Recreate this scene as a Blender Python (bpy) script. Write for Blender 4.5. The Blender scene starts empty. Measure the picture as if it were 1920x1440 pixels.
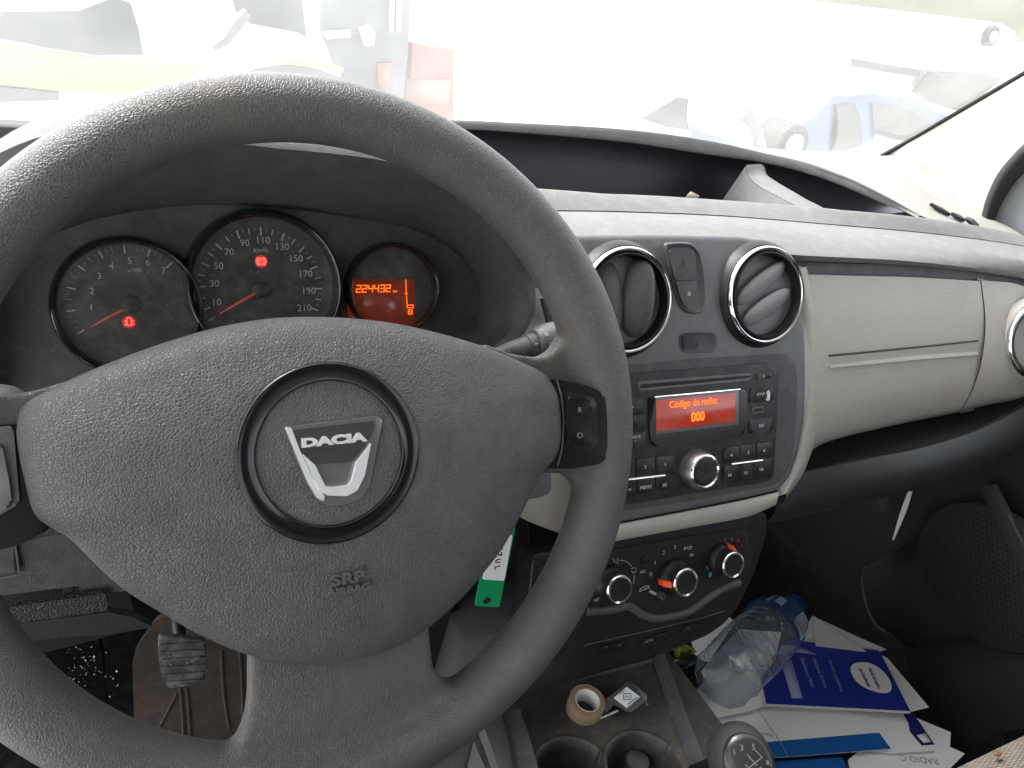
import bpy, bmesh, random
import numpy as np
from math import sin, cos, pi, radians, degrees, sqrt, atan2
random.seed(4)
S = bpy.context.scene
COL = S.collection
# ---------------- camera, sky, sun, exposure ----------------
F, YAW, PIT, ROL = 1441., .4925, .4795, .1646
CAM = np.array([-.0815, -.3626, .2448])
_f = np.array([sin(YAW)*cos(PIT), cos(YAW)*cos(PIT), -sin(PIT)])
_r = np.array([cos(YAW), -sin(YAW), 0.]); _u = np.cross(_r, _f)
RT, UP = cos(ROL)*_r+sin(ROL)*_u, -sin(ROL)*_r+cos(ROL)*_u
CM = np.array([RT, UP, _f])
cd = bpy.data.cameras.new('camera'); cam = bpy.data.objects.new('camera', cd); COL.objects.link(cam)
from mathutils import Matrix, Vector
cam.matrix_world = Matrix([[RT[i], UP[i], -_f[i], CAM[i]] for i in range(3)]+[[0, 0, 0, 1]])
cd.sensor_width = 36; cd.lens = F/1920*36; cd.clip_start = .02; cd.clip_end = 500
S.camera = cam
W = bpy.data.worlds.new('World'); S.world = W; W.use_nodes = True
nt = W.node_tree; bg = nt.nodes['Background']
sk = nt.nodes.new('ShaderNodeTexSky'); sk.sky_type = 'NISHITA'; sk.sun_disc = False
SUN_EL, SUN_AZ = radians(52), radians(-35)
sk.sun_elevation = SUN_EL; sk.sun_rotation = SUN_AZ; sk.dust_density = 3; sk.air_density = 1.0
hs = nt.nodes.new('ShaderNodeHueSaturation'); hs.inputs['Saturation'].default_value = .28   # overcast: a pale, nearly grey sky
nt.links.new(sk.outputs[0], hs.inputs['Color']); nt.links.new(hs.outputs[0], bg.inputs[0]); bg.inputs[1].default_value = .15
sl = bpy.data.lights.new('sun', 'SUN'); sl.energy = 1.1; sl.angle = radians(25); sl.color = (1, .97, .93)
so = bpy.data.objects.new('sun', sl); COL.objects.link(so)
sd = Vector((sin(SUN_AZ)*cos(SUN_EL), cos(SUN_AZ)*cos(SUN_EL), sin(SUN_EL)))
so.rotation_euler = (-sd).to_track_quat('-Z', 'Y').to_euler(); so.location = (0, 0, 5)
vs = S.view_settings; vs.view_transform = 'Standard'; vs.look = 'None'; vs.gamma = 1; vs.use_curve_mapping = False
vs.exposure = 2.4
S.cycles.max_bounces = 10; S.cycles.diffuse_bounces = 6; S.cycles.transparent_max_bounces = 12
S.cycles.use_denoising = True
# ---------------- ray helpers: where a sight line meets a real plane of the car ----------------
def ray(u, v): return np.array([(u-960)/F, (720-v)/F, 1.])@CM
def A(*v): return np.array(v, float)
def onP(u, v, o, n):
    d = ray(u, v); return CAM+d*((A(*o)-CAM)@A(*n))/(d@A(*n))
def atX(u, v, x): return onP(u, v, (x, 0, 0), (1, 0, 0))
def atY(u, v, y): return onP(u, v, (0, y, 0), (0, 1, 0))
def atZ(u, v, z): return onP(u, v, (0, 0, z), (0, 0, 1))
def zc(ox, oy, s): return lambda *p: [(ox+p[i]/s, oy+p[i+1]/s) for i in range(0, len(p), 2)]
class Frame:
    def __init__(s, o, ex, ey):
        s.o = A(*o); s.x = A(*ex)/np.linalg.norm(ex); n = np.cross(s.x, A(*ey)); s.z = n/np.linalg.norm(n); s.y = np.cross(s.z, s.x)
    def w(s, a, b, n=0): return s.o+a*s.x+b*s.y+n*s.z
    def ab(s, u, v, n=0):
        p = onP(u, v, s.o+n*s.z, s.z)-s.o; return (p@s.x, p@s.y)
    def abl(s, pts, n=0): return [s.ab(u, v, n) for u, v in pts]
    def px(s, u, v, n=0):  # metres per photo pixel there
        return abs(((s.w(*s.ab(u, v, n), n)-CAM)@_f))/F
# ---------------- object helpers ----------------
def setp(o, label=None, cat=None, group=None, kind=None):
    for k, v in (('label', label), ('category', cat), ('group', group), ('kind', kind)):
        if v: o[k] = v
    return o
def thing(name, label, cat, loc=(0, 0, 0), group=None):
    o = bpy.data.objects.new(name, None); COL.objects.link(o); o.location = [float(x) for x in loc]; o.empty_display_size = .02
    o['_l'] = [float(x) for x in loc]
    return setp(o, label, cat, group)
def base(o): return A(*o['_l']) if o is not None else A(0, 0, 0)
def mesh(name, vs_, fs, m, parent=None, smooth=True, angle=None, loc=None):
    L = base(parent) if parent is not None else (A(*loc) if loc is not None else A(0, 0, 0))
    me = bpy.data.meshes.new(name); me.from_pydata([tuple((A(*v)-L).tolist()) for v in vs_], [], [tuple(f) for f in fs])
    return fin(name, me, m, parent, smooth, angle, L)
def fin(name, me, m, parent, smooth=True, angle=None, L=None):
    bm = bmesh.new(); bm.from_mesh(me); bmesh.ops.recalc_face_normals(bm, faces=bm.faces)
    if smooth and angle:
        for e in bm.edges:
            if len(e.link_faces) == 2 and e.calc_face_angle(0) > radians(angle): e.smooth = False
    bm.to_mesh(me); bm.free()
    for p in me.polygons: p.use_smooth = smooth
    me.materials.append(m)
    o = bpy.data.objects.new(name, me); COL.objects.link(o)
    if parent is not None: o.parent = parent
    else: o.location = [float(x) for x in L]
    o['_l'] = [float(x) for x in L]
    return o
def crs(pts, n, closed=False):
    P = [A(*p) for p in pts]; k = len(P)
    if closed: get = lambda i: P[i % k]; segs = k
    else: get = lambda i: P[min(max(i, 0), k-1)] if 0 <= i < k else (2*P[0]-P[1] if i < 0 else 2*P[-1]-P[-2]); segs = k-1
    L = [np.linalg.norm(get(i+1)-get(i)) for i in range(segs)]; T = sum(L); out = []
    m = n if closed else n-1
    for j in range(n):
        s = T*j/m; i = 0
        while i < segs-1 and s > L[i]: s -= L[i]; i += 1
        t = min(s/max(L[i], 1e-9), 1); p0, p1, p2, p3 = get(i-1), get(i), get(i+1), get(i+2)
        # limited tangents
        m1, m2 = (p2-p0)/2, (p3-p1)/2
        l = L[i]
        for q in (0, 1):
            mm = (m1, m2)[q]; nl = np.linalg.norm(mm)
            if nl > 1.2*l:
                if q == 0: m1 = mm*1.2*l/nl
                else: m2 = mm*1.2*l/nl
        out.append((2*t**3-3*t*t+1)*p1+(t**3-2*t*t+t)*m1+(-2*t**3+3*t*t)*p2+(t**3-t*t)*m2)
    return out
def rp(pts, r, k=4):
    """round the corners of a 2D/3D polygon; r scalar or list"""
    P = [A(*p) for p in pts]; n = len(P); out = []
    for i in range(n):
        rr = r[i] if isinstance(r, (list, tuple)) else r
        a, b, c = P[i-1], P[i], P[(i+1) % n]; la, lc = np.linalg.norm(a-b), np.linalg.norm(c-b)
        q = min(rr, .48*la, .48*lc)
        if q < 1e-6: out.append(b); continue
        s, e = b+(a-b)/la*q, b+(c-b)/lc*q
        for j in range(k+1):
            t = j/k; out.append((1-t)**2*s+2*t*(1-t)*b+t*t*e)
    return out
def rect(a0, b0, a1, b1): return [(a0, b0), (a1, b0), (a1, b1), (a0, b1)]
def grid(rows, closed=False):
    n, m = len(rows), len(rows[0]); vs_ = [p for r in rows for p in r]; fs = []
    for i in range(n-1):
        for j in range(m if closed else m-1):
            k = (j+1) % m; fs.append((i*m+j, i*m+k, (i+1)*m+k, (i+1)*m+j))
    return vs_, fs
def loft(name, curves, m, parent=None, n=48, k=6, angle=50, thick=0, loc=None, lin=False, sharp=True):
    R = [crs(c, n) for c in curves]
    if lin: rows = R
    else:
        rows = []
        cols = [crs([r[j] for r in R], (len(R)-1)*k+1) for j in range(n)]
        rows = [[cols[j][i] for j in range(n)] for i in range((len(R)-1)*k+1)]
    vs_, fs = grid(rows)
    o = mesh(name, vs_, fs, m, parent, True, angle, loc=loc)
    if thick:
        mo = o.modifiers.new('s', 'SOLIDIFY'); mo.thickness = thick; mo.offset = 0
    return o
def prism(name, fr, out2, n0, n1, m, parent=None, bevel=0, seg=2, smooth=True, loc=None):
    """outline (a,b) in a frame, from depth n0 (back) to n1 (front)"""
    k = len(out2); L = base(parent) if parent is not None else (A(*loc) if loc is not None else A(0, 0, 0))
    bm = bmesh.new(); top = [bm.verts.new(fr.w(p[0], p[1], n1)-L) for p in out2]; bot = [bm.verts.new(fr.w(p[0], p[1], n0)-L) for p in out2]
    ft = bm.faces.new(top); bm.faces.new(bot[::-1])
    for i in range(k): bm.faces.new((top[i], bot[i], bot[(i+1) % k], top[(i+1) % k]))
    if bevel:
        try: bmesh.ops.bevel(bm, geom=list(ft.edges), offset=bevel, segments=seg, affect='EDGES', profile=.6, clamp_overlap=True)
        except Exception: pass
    ng = [f for f in bm.faces if len(f.verts) > 4]
    bmesh.ops.triangulate(bm, faces=ng)
    me = bpy.data.meshes.new(name); bm.to_mesh(me); bm.free()
    return fin(name, me, m, parent, smooth, 32, L)
def lathe(name, fr, c, prof, m, parent=None, seg=64, angle=35, ab=(1, 1), loc=None):
    rows = [[fr.w(c[0]+r*ab[0]*cos(2*pi*j/seg), c[1]+r*ab[1]*sin(2*pi*j/seg), n) for j in range(seg)] for r, n in prof]
    v, f = grid(rows, True); return mesh(name, v, f, m, parent, True, angle, loc=loc)
def tube(name, pts, r, m, parent=None, seg=10, n=None, loc=None, closed=False):
    P = crs(pts, n or max(8, len(pts)*5)) if len(pts) > 2 else [A(*p) for p in pts]
    rows = []; k = len(P); prev = None
    for i, p in enumerate(P):
        t = P[min(i+1, k-1)]-P[max(i-1, 0)]; t = t/np.linalg.norm(t)
        if prev is None: prev = np.cross(t, A(0.13, .2, 1))
        x = prev-t*(prev@t); x /= np.linalg.norm(x); prev = x; y = np.cross(t, x)
        rr = r(i/(k-1)) if callable(r) else r
        rows.append([p+rr*(cos(2*pi*j/seg)*x+sin(2*pi*j/seg)*y) for j in range(seg)])
    v, f = grid(rows, True); b = len(v); v += [P[0], P[-1]]
    for j in range(seg): f.append((b, (j+1) % seg, j)); f.append((b+1, (k-1)*seg+j, (k-1)*seg+(j+1) % seg))
    return mesh(name, v, f, m, parent, True, 50, loc=loc)
def ell(name, fr, c, rad, m, parent=None, e1=1., e2=1., nu=32, nv=20, loc=None, rot=0, tilt=0):
    """superellipsoid centred at frame coords c; rot about the frame normal, tilt about its own long axis"""
    sg = lambda x, e: np.sign(x)*abs(x)**e
    rows = []
    for i in range(nv+1):
        th = -pi/2+pi*i/nv; row = []
        for j in range(nu):
            ph = 2*pi*j/nu
            x, y, z = rad[0]*sg(cos(th), e1)*sg(cos(ph), e2), rad[1]*sg(cos(th), e1)*sg(sin(ph), e2), rad[2]*sg(sin(th), e1)
            y, z = y*cos(tilt)-z*sin(tilt), y*sin(tilt)+z*cos(tilt)
            x, y = x*cos(rot)-y*sin(rot), x*sin(rot)+y*cos(rot)
            row.append(fr.w(c[0]+x, c[1]+y, c[2]+z))
        rows.append(row)
    v, f = grid(rows, True); return mesh(name, v, f, m, parent, True, 60, loc=loc)
def strokes(name, fr, lines, wd, n0, m, parent=None, h=.0003, f3=None):
    vs_, fs = [], []
    for ln in lines:
        for (p, q) in zip(ln[:-1], ln[1:]):
            p, q = A(*p), A(*q); d = q-p; l = np.linalg.norm(d)
            if l < 1e-7: continue
            d /= l; t = A(-d[1], d[0])*wd/2; p2, q2 = p-d*wd*.3, q+d*wd*.3; b = len(vs_)
            for nn in (n0, n0+h):
                for c_ in (p2-t, q2-t, q2+t, p2+t): vs_.append(f3(c_[0], c_[1], nn) if f3 else fr.w(c_[0], c_[1], nn))
            fs += [(b, b+1, b+2, b+3), (b+4, b+5, b+6, b+7)]+[(b+i, b+(i+1) % 4, b+4+(i+1) % 4, b+4+i) for i in range(4)]
    return mesh(name, vs_, fs, m, parent, False)
def circ(c, r, n=16, a0=0, a1=360): return [(c[0]+r*cos(radians(a0+(a1-a0)*i/n)), c[1]+r*sin(radians(a0+(a1-a0)*i/n))) for i in range(n+1)]
def textverts(s, size, extr=.0002, align='CENTER', bold=0, shear=0, sp=1):
    c = bpy.data.curves.new('t', 'FONT'); c.body = s; c.size = size; c.extrude = extr; c.align_x = align; c.align_y = 'CENTER'; c.offset = bold; c.shear = shear; c.space_character = sp
    c.resolution_u = 3
    o = bpy.data.objects.new('t', c); COL.objects.link(o); bpy.context.view_layer.update()
    me = bpy.data.meshes.new_from_object(o.evaluated_get(bpy.context.evaluated_depsgraph_get()))
    v = [tuple(x.co) for x in me.vertices]; f = [tuple(p.vertices) for p in me.polygons]
    bpy.data.objects.remove(o); bpy.data.curves.remove(c); bpy.data.meshes.remove(me); return v, f
def text(name, fr, items, m, parent=None, n=.0004, extr=.0002, f3=None):
    """items: (a,b,size,string[,rotdeg[,bold[,sx]]])"""
    V, Fc = [], []
    for it in items:
        a, b, sz, s = it[:4]; rot = radians(it[4]) if len(it) > 4 else 0; bold = it[5] if len(it) > 5 else 0; sx = it[6] if len(it) > 6 else 1
        v, f = textverts(s, sz, extr, bold=bold); k = len(V)
        for x, y, z in v:
            x *= sx; xx, yy = a+x*cos(rot)-y*sin(rot), b+x*sin(rot)+y*cos(rot)
            V.append(f3(xx, yy, z+extr+n) if f3 else fr.w(xx, yy, z+extr+n))
        Fc += [tuple(i+k for i in q) for q in f]
    return mesh(name, V, Fc, m, parent, False)
def tpx(fr, u, v, cap, s, rot=0, n=0, bold=0, sx=1):
    a, b = fr.ab(u, v, n); return (a, b, cap*fr.px(u, v, n)/.7, s, rot, bold, sx)
# ---------------- materials ----------------
def mat(name, col, rough=.5, metal=0, bump=None, spec=.5, dust=None, emis=None, es=0, coat=0, var=0, blotch=None):
    """bump: list of (kind, scale, strength[m-ish distance]); dust: (colour, amount) fine settled dirt; blotch: (colour, scale, amount) stains"""
    m = bpy.data.materials.new(name); m.use_nodes = True; N = m.node_tree.nodes; Lk = m.node_tree.links.new; P = N['Principled BSDF']
    P.inputs['Base Color'].default_value = (*col, 1); P.inputs['Roughness'].default_value = rough; P.inputs['Metallic'].default_value = metal
    P.inputs['Specular IOR Level'].default_value = spec; P.inputs['Coat Weight'].default_value = coat; P.inputs['Coat Roughness'].default_value = .08
    if emis: P.inputs['Emission Color'].default_value = (*emis, 1); P.inputs['Emission Strength'].default_value = es
    tc = N.new('ShaderNodeTexCoord'); co = tc.outputs['Object']; cur = None
    def mixc(fac_sock, c2):
        nonlocal cur
        mx = N.new('ShaderNodeMix'); mx.data_type = 'RGBA'; Lk(fac_sock, mx.inputs[0])
        if cur: Lk(cur, mx.inputs[6])
        else: mx.inputs[6].default_value = (*col, 1)
        mx.inputs[7].default_value = (*c2, 1); cur = mx.outputs[2]
    def noise(sc, det=3, ro=.5, dist=0):
        n = N.new('ShaderNodeTexNoise'); n.inputs['Scale'].default_value = sc; n.inputs['Detail'].default_value = det; n.inputs['Roughness'].default_value = ro; n.inputs['Distortion'].default_value = dist; Lk(co, n.inputs[0]); return n.outputs[0]
    def ramp(s, a, b, hi=1.):
        r = N.new('ShaderNodeMapRange'); r.inputs[1].default_value = a; r.inputs[2].default_value = b; r.inputs[4].default_value = hi; r.clamp = True; Lk(s, r.inputs[0]); return r.outputs[0]
    if var: mixc(ramp(noise(14, 4, .6), .3, .7, var), tuple(c*1.9+.01 for c in col))
    if blotch: mixc(ramp(noise(blotch[1], 6, .65, .6), .5, .68, blotch[2]), blotch[0])
    if dust:
        v = N.new('ShaderNodeTexVoronoi'); v.inputs['Scale'].default_value = dust[2] if len(dust) > 2 else 300; Lk(co, v.inputs[0])
        r = N.new('ShaderNodeMapRange'); r.inputs[1].default_value = .22; r.inputs[2].default_value = .10; r.inputs[3].default_value = 0; r.inputs[4].default_value = 1; Lk(v.outputs['Distance'], r.inputs[0])
        k = N.new('ShaderNodeMath'); k.operation = 'MULTIPLY'; Lk(r.outputs[0], k.inputs[0]); Lk(ramp(v.outputs['Color'], .55, .8, dust[1]), k.inputs[1]); mixc(k.outputs[0], dust[0])
        mixc(ramp(noise(60, 5, .7), .45, .75, dust[1]*.5), dust[0])
    if cur: Lk(cur, P.inputs['Base Color'])
    prev = None
    for kind, sc, st in (bump or []):
        b = N.new('ShaderNodeBump'); b.inputs['Distance'].default_value = .001; b.inputs['Strength'].default_value = st
        if kind == 'noise': h = noise(sc, 3)
        elif kind == 'leather':
            nz = N.new('ShaderNodeTexNoise'); nz.inputs['Scale'].default_value = sc*.6; nz.inputs['Detail'].default_value = 2; Lk(co, nz.inputs[0])
            ad = N.new('ShaderNodeVectorMath'); ad.operation = 'MULTIPLY_ADD'; Lk(nz.outputs['Color'], ad.inputs[0]); ad.inputs[1].default_value = (.55/sc,)*3; Lk(co, ad.inputs[2])
            v = N.new('ShaderNodeTexVoronoi'); v.feature = 'DISTANCE_TO_EDGE'; v.inputs['Scale'].default_value = sc; Lk(ad.outputs[0], v.inputs[0]); h = ramp(v.outputs[0], .0, .2)
        elif kind == 'wave':
            w = N.new('ShaderNodeTexWave'); w.bands_direction = 'Z'; w.inputs['Scale'].default_value = sc; w.inputs['Distortion'].default_value = 2.5; w.inputs['Detail'].default_value = 2; w.inputs['Detail Scale'].default_value = 3; Lk(co, w.inputs[0]); h = w.outputs[0]
        elif kind == 'vor':
            v = N.new('ShaderNodeTexVoronoi'); v.inputs['Scale'].default_value = sc; Lk(co, v.inputs[0]); h = v.outputs['Distance']
        Lk(h, b.inputs['Height'])
        if prev: Lk(prev, b.inputs['Normal'])
        prev = b.outputs[0]
    if prev: Lk(prev, P.inputs['Normal'])
    return m
DUST = (.33, .30, .25)
M = dict(
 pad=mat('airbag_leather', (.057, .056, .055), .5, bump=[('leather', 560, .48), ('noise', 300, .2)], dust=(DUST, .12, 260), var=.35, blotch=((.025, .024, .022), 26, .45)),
 rim=mat('rim_leather', (.058, .056, .054), .42, bump=[('leather', 620, .42), ('noise', 250, .15)], dust=(DUST, .08, 330), var=.3, blotch=((.11, .095, .08), 12, .45)),
 dark=mat('dark_plastic', (.042, .043, .046), .55, bump=[('vor', 900, .25)], dust=(DUST, .25, 240), var=.2),
 mid=mat('mid_plastic', (.080, .081, .085), .42, bump=[('vor', 900, .2)], dust=(DUST, .3, 240), var=.15),
 hood=mat('hood_plastic', (.050, .051, .054), .6, bump=[('vor', 1000, .25)], dust=(DUST, .25, 200), var=.3, blotch=((.02, .02, .02), 40, .35)),
 tray=mat('pebbled_plastic', (.026, .027, .029), .6, bump=[('leather', 380, 1.)]),
 flap=mat('flap_plastic', (.22, .22, .225), .5),
 rprint=mat('radio_print', (.42, .43, .43), .5),
 rail2=mat('lower_plastic', (.020, .020, .022), .6, bump=[('vor', 900, .2)]),
 flapd=mat('stalk_plastic', (.065, .065, .067), .5, bump=[('vor', 900, .2)], dust=(DUST, .3, 200)),
 top_lit=mat('beige_lit_plastic', (.25, .24, .215), .6, bump=[('vor', 800, .3)]),  # more beige than the dash top, and lightened to paint stronger windscreen light
 black=mat('black_plastic', (.007, .007, .0075), .45, spec=.35, dust=(DUST, .06, 200)),
 radio=mat('radio_plastic', (.008, .008, .0085), .4, spec=.35, dust=(DUST, .22, 230), bump=[('noise', 1500, .1)]),
 gloss=mat('gloss_black', (.008, .008, .009), .12, spec=.6, dust=(DUST, .12, 220)),
 gloss2=mat('satin_black', (.009, .009, .010), .22, spec=.35),
 beige=mat('beige_plastic', (.33, .31, .275), .55, bump=[('wave', 160, .12), ('noise', 500, .2)], var=.06, blotch=((.28, .25, .21), 9, .35)),
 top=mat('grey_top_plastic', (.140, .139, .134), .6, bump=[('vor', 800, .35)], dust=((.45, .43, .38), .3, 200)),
 pillar=mat('pillar_trim', (.30, .285, .245), .6, bump=[('vor', 900, .2)]),
 chrome=mat('chrome', (.75, .76, .78), .12, 1, bump=[('noise', 300, .05)]),
 bar=mat('bright_bar', (.85, .85, .86), .35, .45), plate=mat('emblem_plate', (.32, .32, .32), .35, .8),
 satin=mat('satin_metal', (.5, .5, .51), .35, 1),
 black2=mat('void_black', (.004, .004, .0045), .7),
 face=mat('gauge_face', (.018, .018, .019), .35, dust=(DUST, .35, 240), blotch=((.10, .095, .085), 45, .5)),
 white=mat('white_print', (.36, .37, .37), .5), dim=mat('dim_print', (.16, .16, .165), .5),
 red=mat('needle_red', (.38, .06, .04), .4, emis=(1, .08, .03), es=.02),
 warn=mat('warning_red', (.25, .01, .01), .4, emis=(1, .03, .03), es=.06),
 glow=mat('warning_core', (.8, .15, .12), .4, emis=(1, .09, .07), es=.42),
 lcd=mat('lcd_back', (.09, .018, .008), .2, emis=(1, .08, .01), es=.014),
 lcd2=mat('radio_lcd', (.22, .035, .02), .15, emis=(1, .06, .02), es=.035, blotch=((.3, .2, .18), 60, .25)),
 seg=mat('lcd_segments', (.8, .16, .01), .4, emis=(1, .13, .006), es=.36),
 orange=mat('orange_pointer', (.75, .07, .01), .4), blue=mat('blue_print', (.03, .22, .42), .5),
 green=mat('green_plastic', (.005, .30, .11), .35, bump=[('noise', 300, .1)]),
 paper=mat('white_paper', (.80, .80, .80), .8, bump=[('noise', 30, .5)], var=.02),
 paper2=mat('grey_paper', (.5, .49, .48), .8, bump=[('noise', 25, .8)], blotch=((.42, .40, .50), 12, .6)),
 navy=mat('booklet_blue', (.012, .03, .28), .45, bump=[('noise', 20, .3)]), navy2=mat('deep_navy', (.01, .015, .14), .4),
 azure=mat('band_blue', (.0, .10, .36), .45), lilac=mat('pale_blue_print', (.33, .38, .62), .6),
 ink=mat('ink', (.03, .03, .06), .6), fink=mat('faint_ink', (.30, .30, .32), .6),
 tape=mat('tape_tan', (.30, .21, .14), .35, bump=[('noise', 200, .2)]), tapeside=mat('tape_side', (.30, .23, .16), .5),
 core=mat('white_core', (.62, .60, .56), .5), lime=mat('lime_plastic', (.36, .42, .05), .4),
 grime=mat('grimy_plastic', (.035, .034, .033), .55, bump=[('vor', 700, .3), ('noise', 60, .4)], dust=(DUST, .3, 160), blotch=((.14, .10, .05), 22, .35)),
 rail=mat('console_plastic', (.055, .056, .058), .55, bump=[('vor', 900, .3)], dust=(DUST, .35, 150), var=.2),
 carpet=mat('black_carpet', (.004, .004, .004), .95, spec=.05, bump=[('noise', 600, 1.), ('noise', 80, .6)], dust=((.2, .18, .15), .08, 120)),
 brown=mat('brown_mat', (.026, .017, .012), .8, bump=[('noise', 90, .6), ('noise', 500, .4)], dust=(DUST, .12, 130), blotch=((.05, .026, .012), 20, .7)),
 pedal=mat('pedal_rubber', (.03, .029, .027), .6, bump=[('noise', 150, .5)], dust=((.4, .36, .3), .8, 190)),
 door=mat('door_plastic', (.015, .015, .0155), .6, bump=[('vor', 900, .25)]),
 debris=mat('debris', (.42, .38, .32), .8), cyan=mat('cyan_foil', (.05, .35, .5), .3), crumb=mat('crumb', (.11, .045, .012), .7),
 seal=mat('window_seal', (.010, .010, .010), .7), emb=mat('emboss', (.085, .085, .085), .35),
)
def clearmat(name, col, alpha, rough=.05, milk=(.8, .8, .8), bump=None, refl=.04):
    m = bpy.data.materials.new(name); m.use_nodes = True; N = m.node_tree.nodes; L = m.node_tree.links.new; N.remove(N['Principled BSDF']); out = N['Material Output']
    t = N.new('ShaderNodeBsdfTransparent'); t.inputs[0].default_value = (*col, 1)
    d = N.new('ShaderNodeBsdfTranslucent'); d.inputs[0].default_value = (*milk, 1); d2 = N.new('ShaderNodeBsdfDiffuse'); d2.inputs[0].default_value = (*milk, 1)
    ad = N.new('ShaderNodeMixShader'); ad.inputs[0].default_value = .5; L(d.outputs[0], ad.inputs[1]); L(d2.outputs[0], ad.inputs[2])
    mx = N.new('ShaderNodeMixShader'); L(t.outputs[0], mx.inputs[1]); L(ad.outputs[0], mx.inputs[2])
    tc = N.new('ShaderNodeTexCoord'); nz = N.new('ShaderNodeTexNoise'); nz.inputs['Scale'].default_value = 9; nz.inputs['Detail'].default_value = 8; nz.inputs['Roughness'].default_value = .7; L(tc.outputs['Object'], nz.inputs[0])
    r = N.new('ShaderNodeMapRange'); r.inputs[1].default_value = .3; r.inputs[2].default_value = .7; r.inputs[3].default_value = alpha*.75; r.inputs[4].default_value = alpha*1.25; L(nz.outputs[0], r.inputs[0]); L(r.outputs[0], mx.inputs[0])
    g = N.new('ShaderNodeBsdfGlossy'); g.inputs['Roughness'].default_value = rough; lw = N.new('ShaderNodeLayerWeight'); fr = N.new('ShaderNodeMapRange'); pw = N.new('ShaderNodeMath'); pw.operation = 'POWER'; pw.inputs[1].default_value = 4; L(lw.outputs['Facing'], pw.inputs[0]); L(pw.outputs[0], fr.inputs[0]); fr.inputs[3].default_value = refl; fr.inputs[4].default_value = .7
    m2 = N.new('ShaderNodeMixShader'); L(fr.outputs[0], m2.inputs[0]); L(mx.outputs[0], m2.inputs[1]); L(g.outputs[0], m2.inputs[2]); L(m2.outputs[0], out.inputs[0])
    if bump:
        b = N.new('ShaderNodeBump'); b.inputs['Distance'].default_value = .002; b.inputs['Strength'].default_value = bump[1]; n2 = N.new('ShaderNodeTexNoise'); n2.inputs['Scale'].default_value = bump[0]; n2.inputs['Detail'].default_value = 3; L(tc.outputs['Object'], n2.inputs[0]); L(n2.outputs[0], b.inputs['Height']); L(b.outputs[0], g.inputs['Normal']); L(b.outputs[0], lw.inputs['Normal'])
    return m
M['glass'] = clearmat('dusty_glass', (.97, .98, .98), .20, .03, (.85, .85, .83))
M['bottle'] = clearmat('bottle_plastic', (.93, .97, .99), .15, .06, (.6, .74, .86), bump=(70, 1.6), refl=.14)
M['clear'] = clearmat('clear_plastic', (.55, .57, .58), .12, .08, (.4, .42, .42))
# ---------------- cabin shell ----------------
fl = mesh('cabin_floor', [(-.55, -1.2, -.66), (1.15, -1.2, -.66), (1.15, .7, -.66), (-.55, .7, -.66), (-.55, .75, -.2), (1.15, .75, -.2), (-.55, .62, -.66), (1.15, .62, -.66)], [(0, 1, 2, 3)], M['carpet'], loc=(.3, -.2, -.66)); setp(fl, kind='structure')
def box(name, lo, hi, m, parent=None, bevel=.0, loc=None):
    fr = Frame((0, 0, 0), (1, 0, 0), (0, 1, 0)); return prism(name, fr, rect(lo[0], lo[1], hi[0], hi[1]), lo[2], hi[2], m, parent, bevel, loc=loc)
bw = box('firewall', (-.55, .66, -.7), (1.12, .70, .02), M['black2'], loc=(.3, .68, -.7)); setp(bw, 'black carpeted firewall at the far end of the footwells', 'firewall')
hd = box('headliner', (-.5, -1.2, .62), (1.15, .08, .66), M['pillar'], loc=(.3, -.5, .66)); setp(hd, 'pale headliner under the van roof', 'headliner')
bk = box('bulkhead', (-.5, -1.25, -.66), (1.15, -1.2, .66), M['door'], loc=(.3, -1.2, -.66)); setp(bk, 'dark bulkhead behind the front seats', 'bulkhead')
# windscreen
WSO, WSN = (0, .62, .07), (0, .55, .62)
def ws(u, v): return onP(u, v, WSO, WSN)
wy = lambda x, t: (x, .66-.62*t, .035+.55*t)
wsr = [[A(*wy(-.5+1.62*i/20, t)) + A(0, -.06*((i-10)/10)**2*0, 0) for i in range(21)] for t in (0, .25, .5, .75, 1.0)]
v, f = grid(wsr); o = mesh('windscreen', v, f, M['glass'], loc=(.3, .66, .03)); setp(o, 'dusty windscreen with a milky film, above the dashboard', 'windscreen')
# ---------------- steering wheel ----------------
TL = .4618
WF = Frame((0, 0, 0), (1, 0, 0), (0, sin(TL), cos(TL)))
RR, rr_ = .1855, .0180
sw = thing('steering_wheel', 'dark grey three spoke steering wheel with a grained rim and round emblem', 'steering wheel', (0, 0, 0))
# rim plus rubber spokes, fused
bm = bmesh.new()
def bm_add(v_, f_):
    vv = [bm.verts.new(tuple(map(float, p))) for p in v_]
    for q in f_: bm.faces.new([vv[i] for i in q])
rows = []
for i in range(160):
    a = 2*pi*i/160
    g = 1+.10*max(0, cos(2*(a-.35)))**4*(1 if abs(((a-.35+pi/2) % pi)-pi/2) < 1 else 0)
    rows.append([WF.w((RR+rr_*g*cos(t))*cos(a), (RR+rr_*g*cos(t))*sin(a), rr_*1.08*sin(t)) for t in [2*pi*j/24 for j in range(24)]])
rows.append(rows[0]); v, f = grid(rows[:-1], True); 
n_ = 160; m_ = 24; f = [(i*m_+j, i*m_+(j+1) % m_, ((i+1) % n_)*m_+(j+1) % m_, ((i+1) % n_)*m_+j) for i in range(n_) for j in range(m_)]
bm_add(v, f)
def add_prism(pts, n0, n1):
    k = len(pts); bm_add([WF.w(p[0], p[1], n1) for p in pts]+[WF.w(p[0], p[1], n0) for p in pts], [tuple(range(k)), tuple(range(2*k-1, k-1, -1))]+[(i, i+k, (i+1) % k+k, (i+1) % k) for i in range(k)])
def wpx(pts, n): return WF.abl(pts, n)
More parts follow.
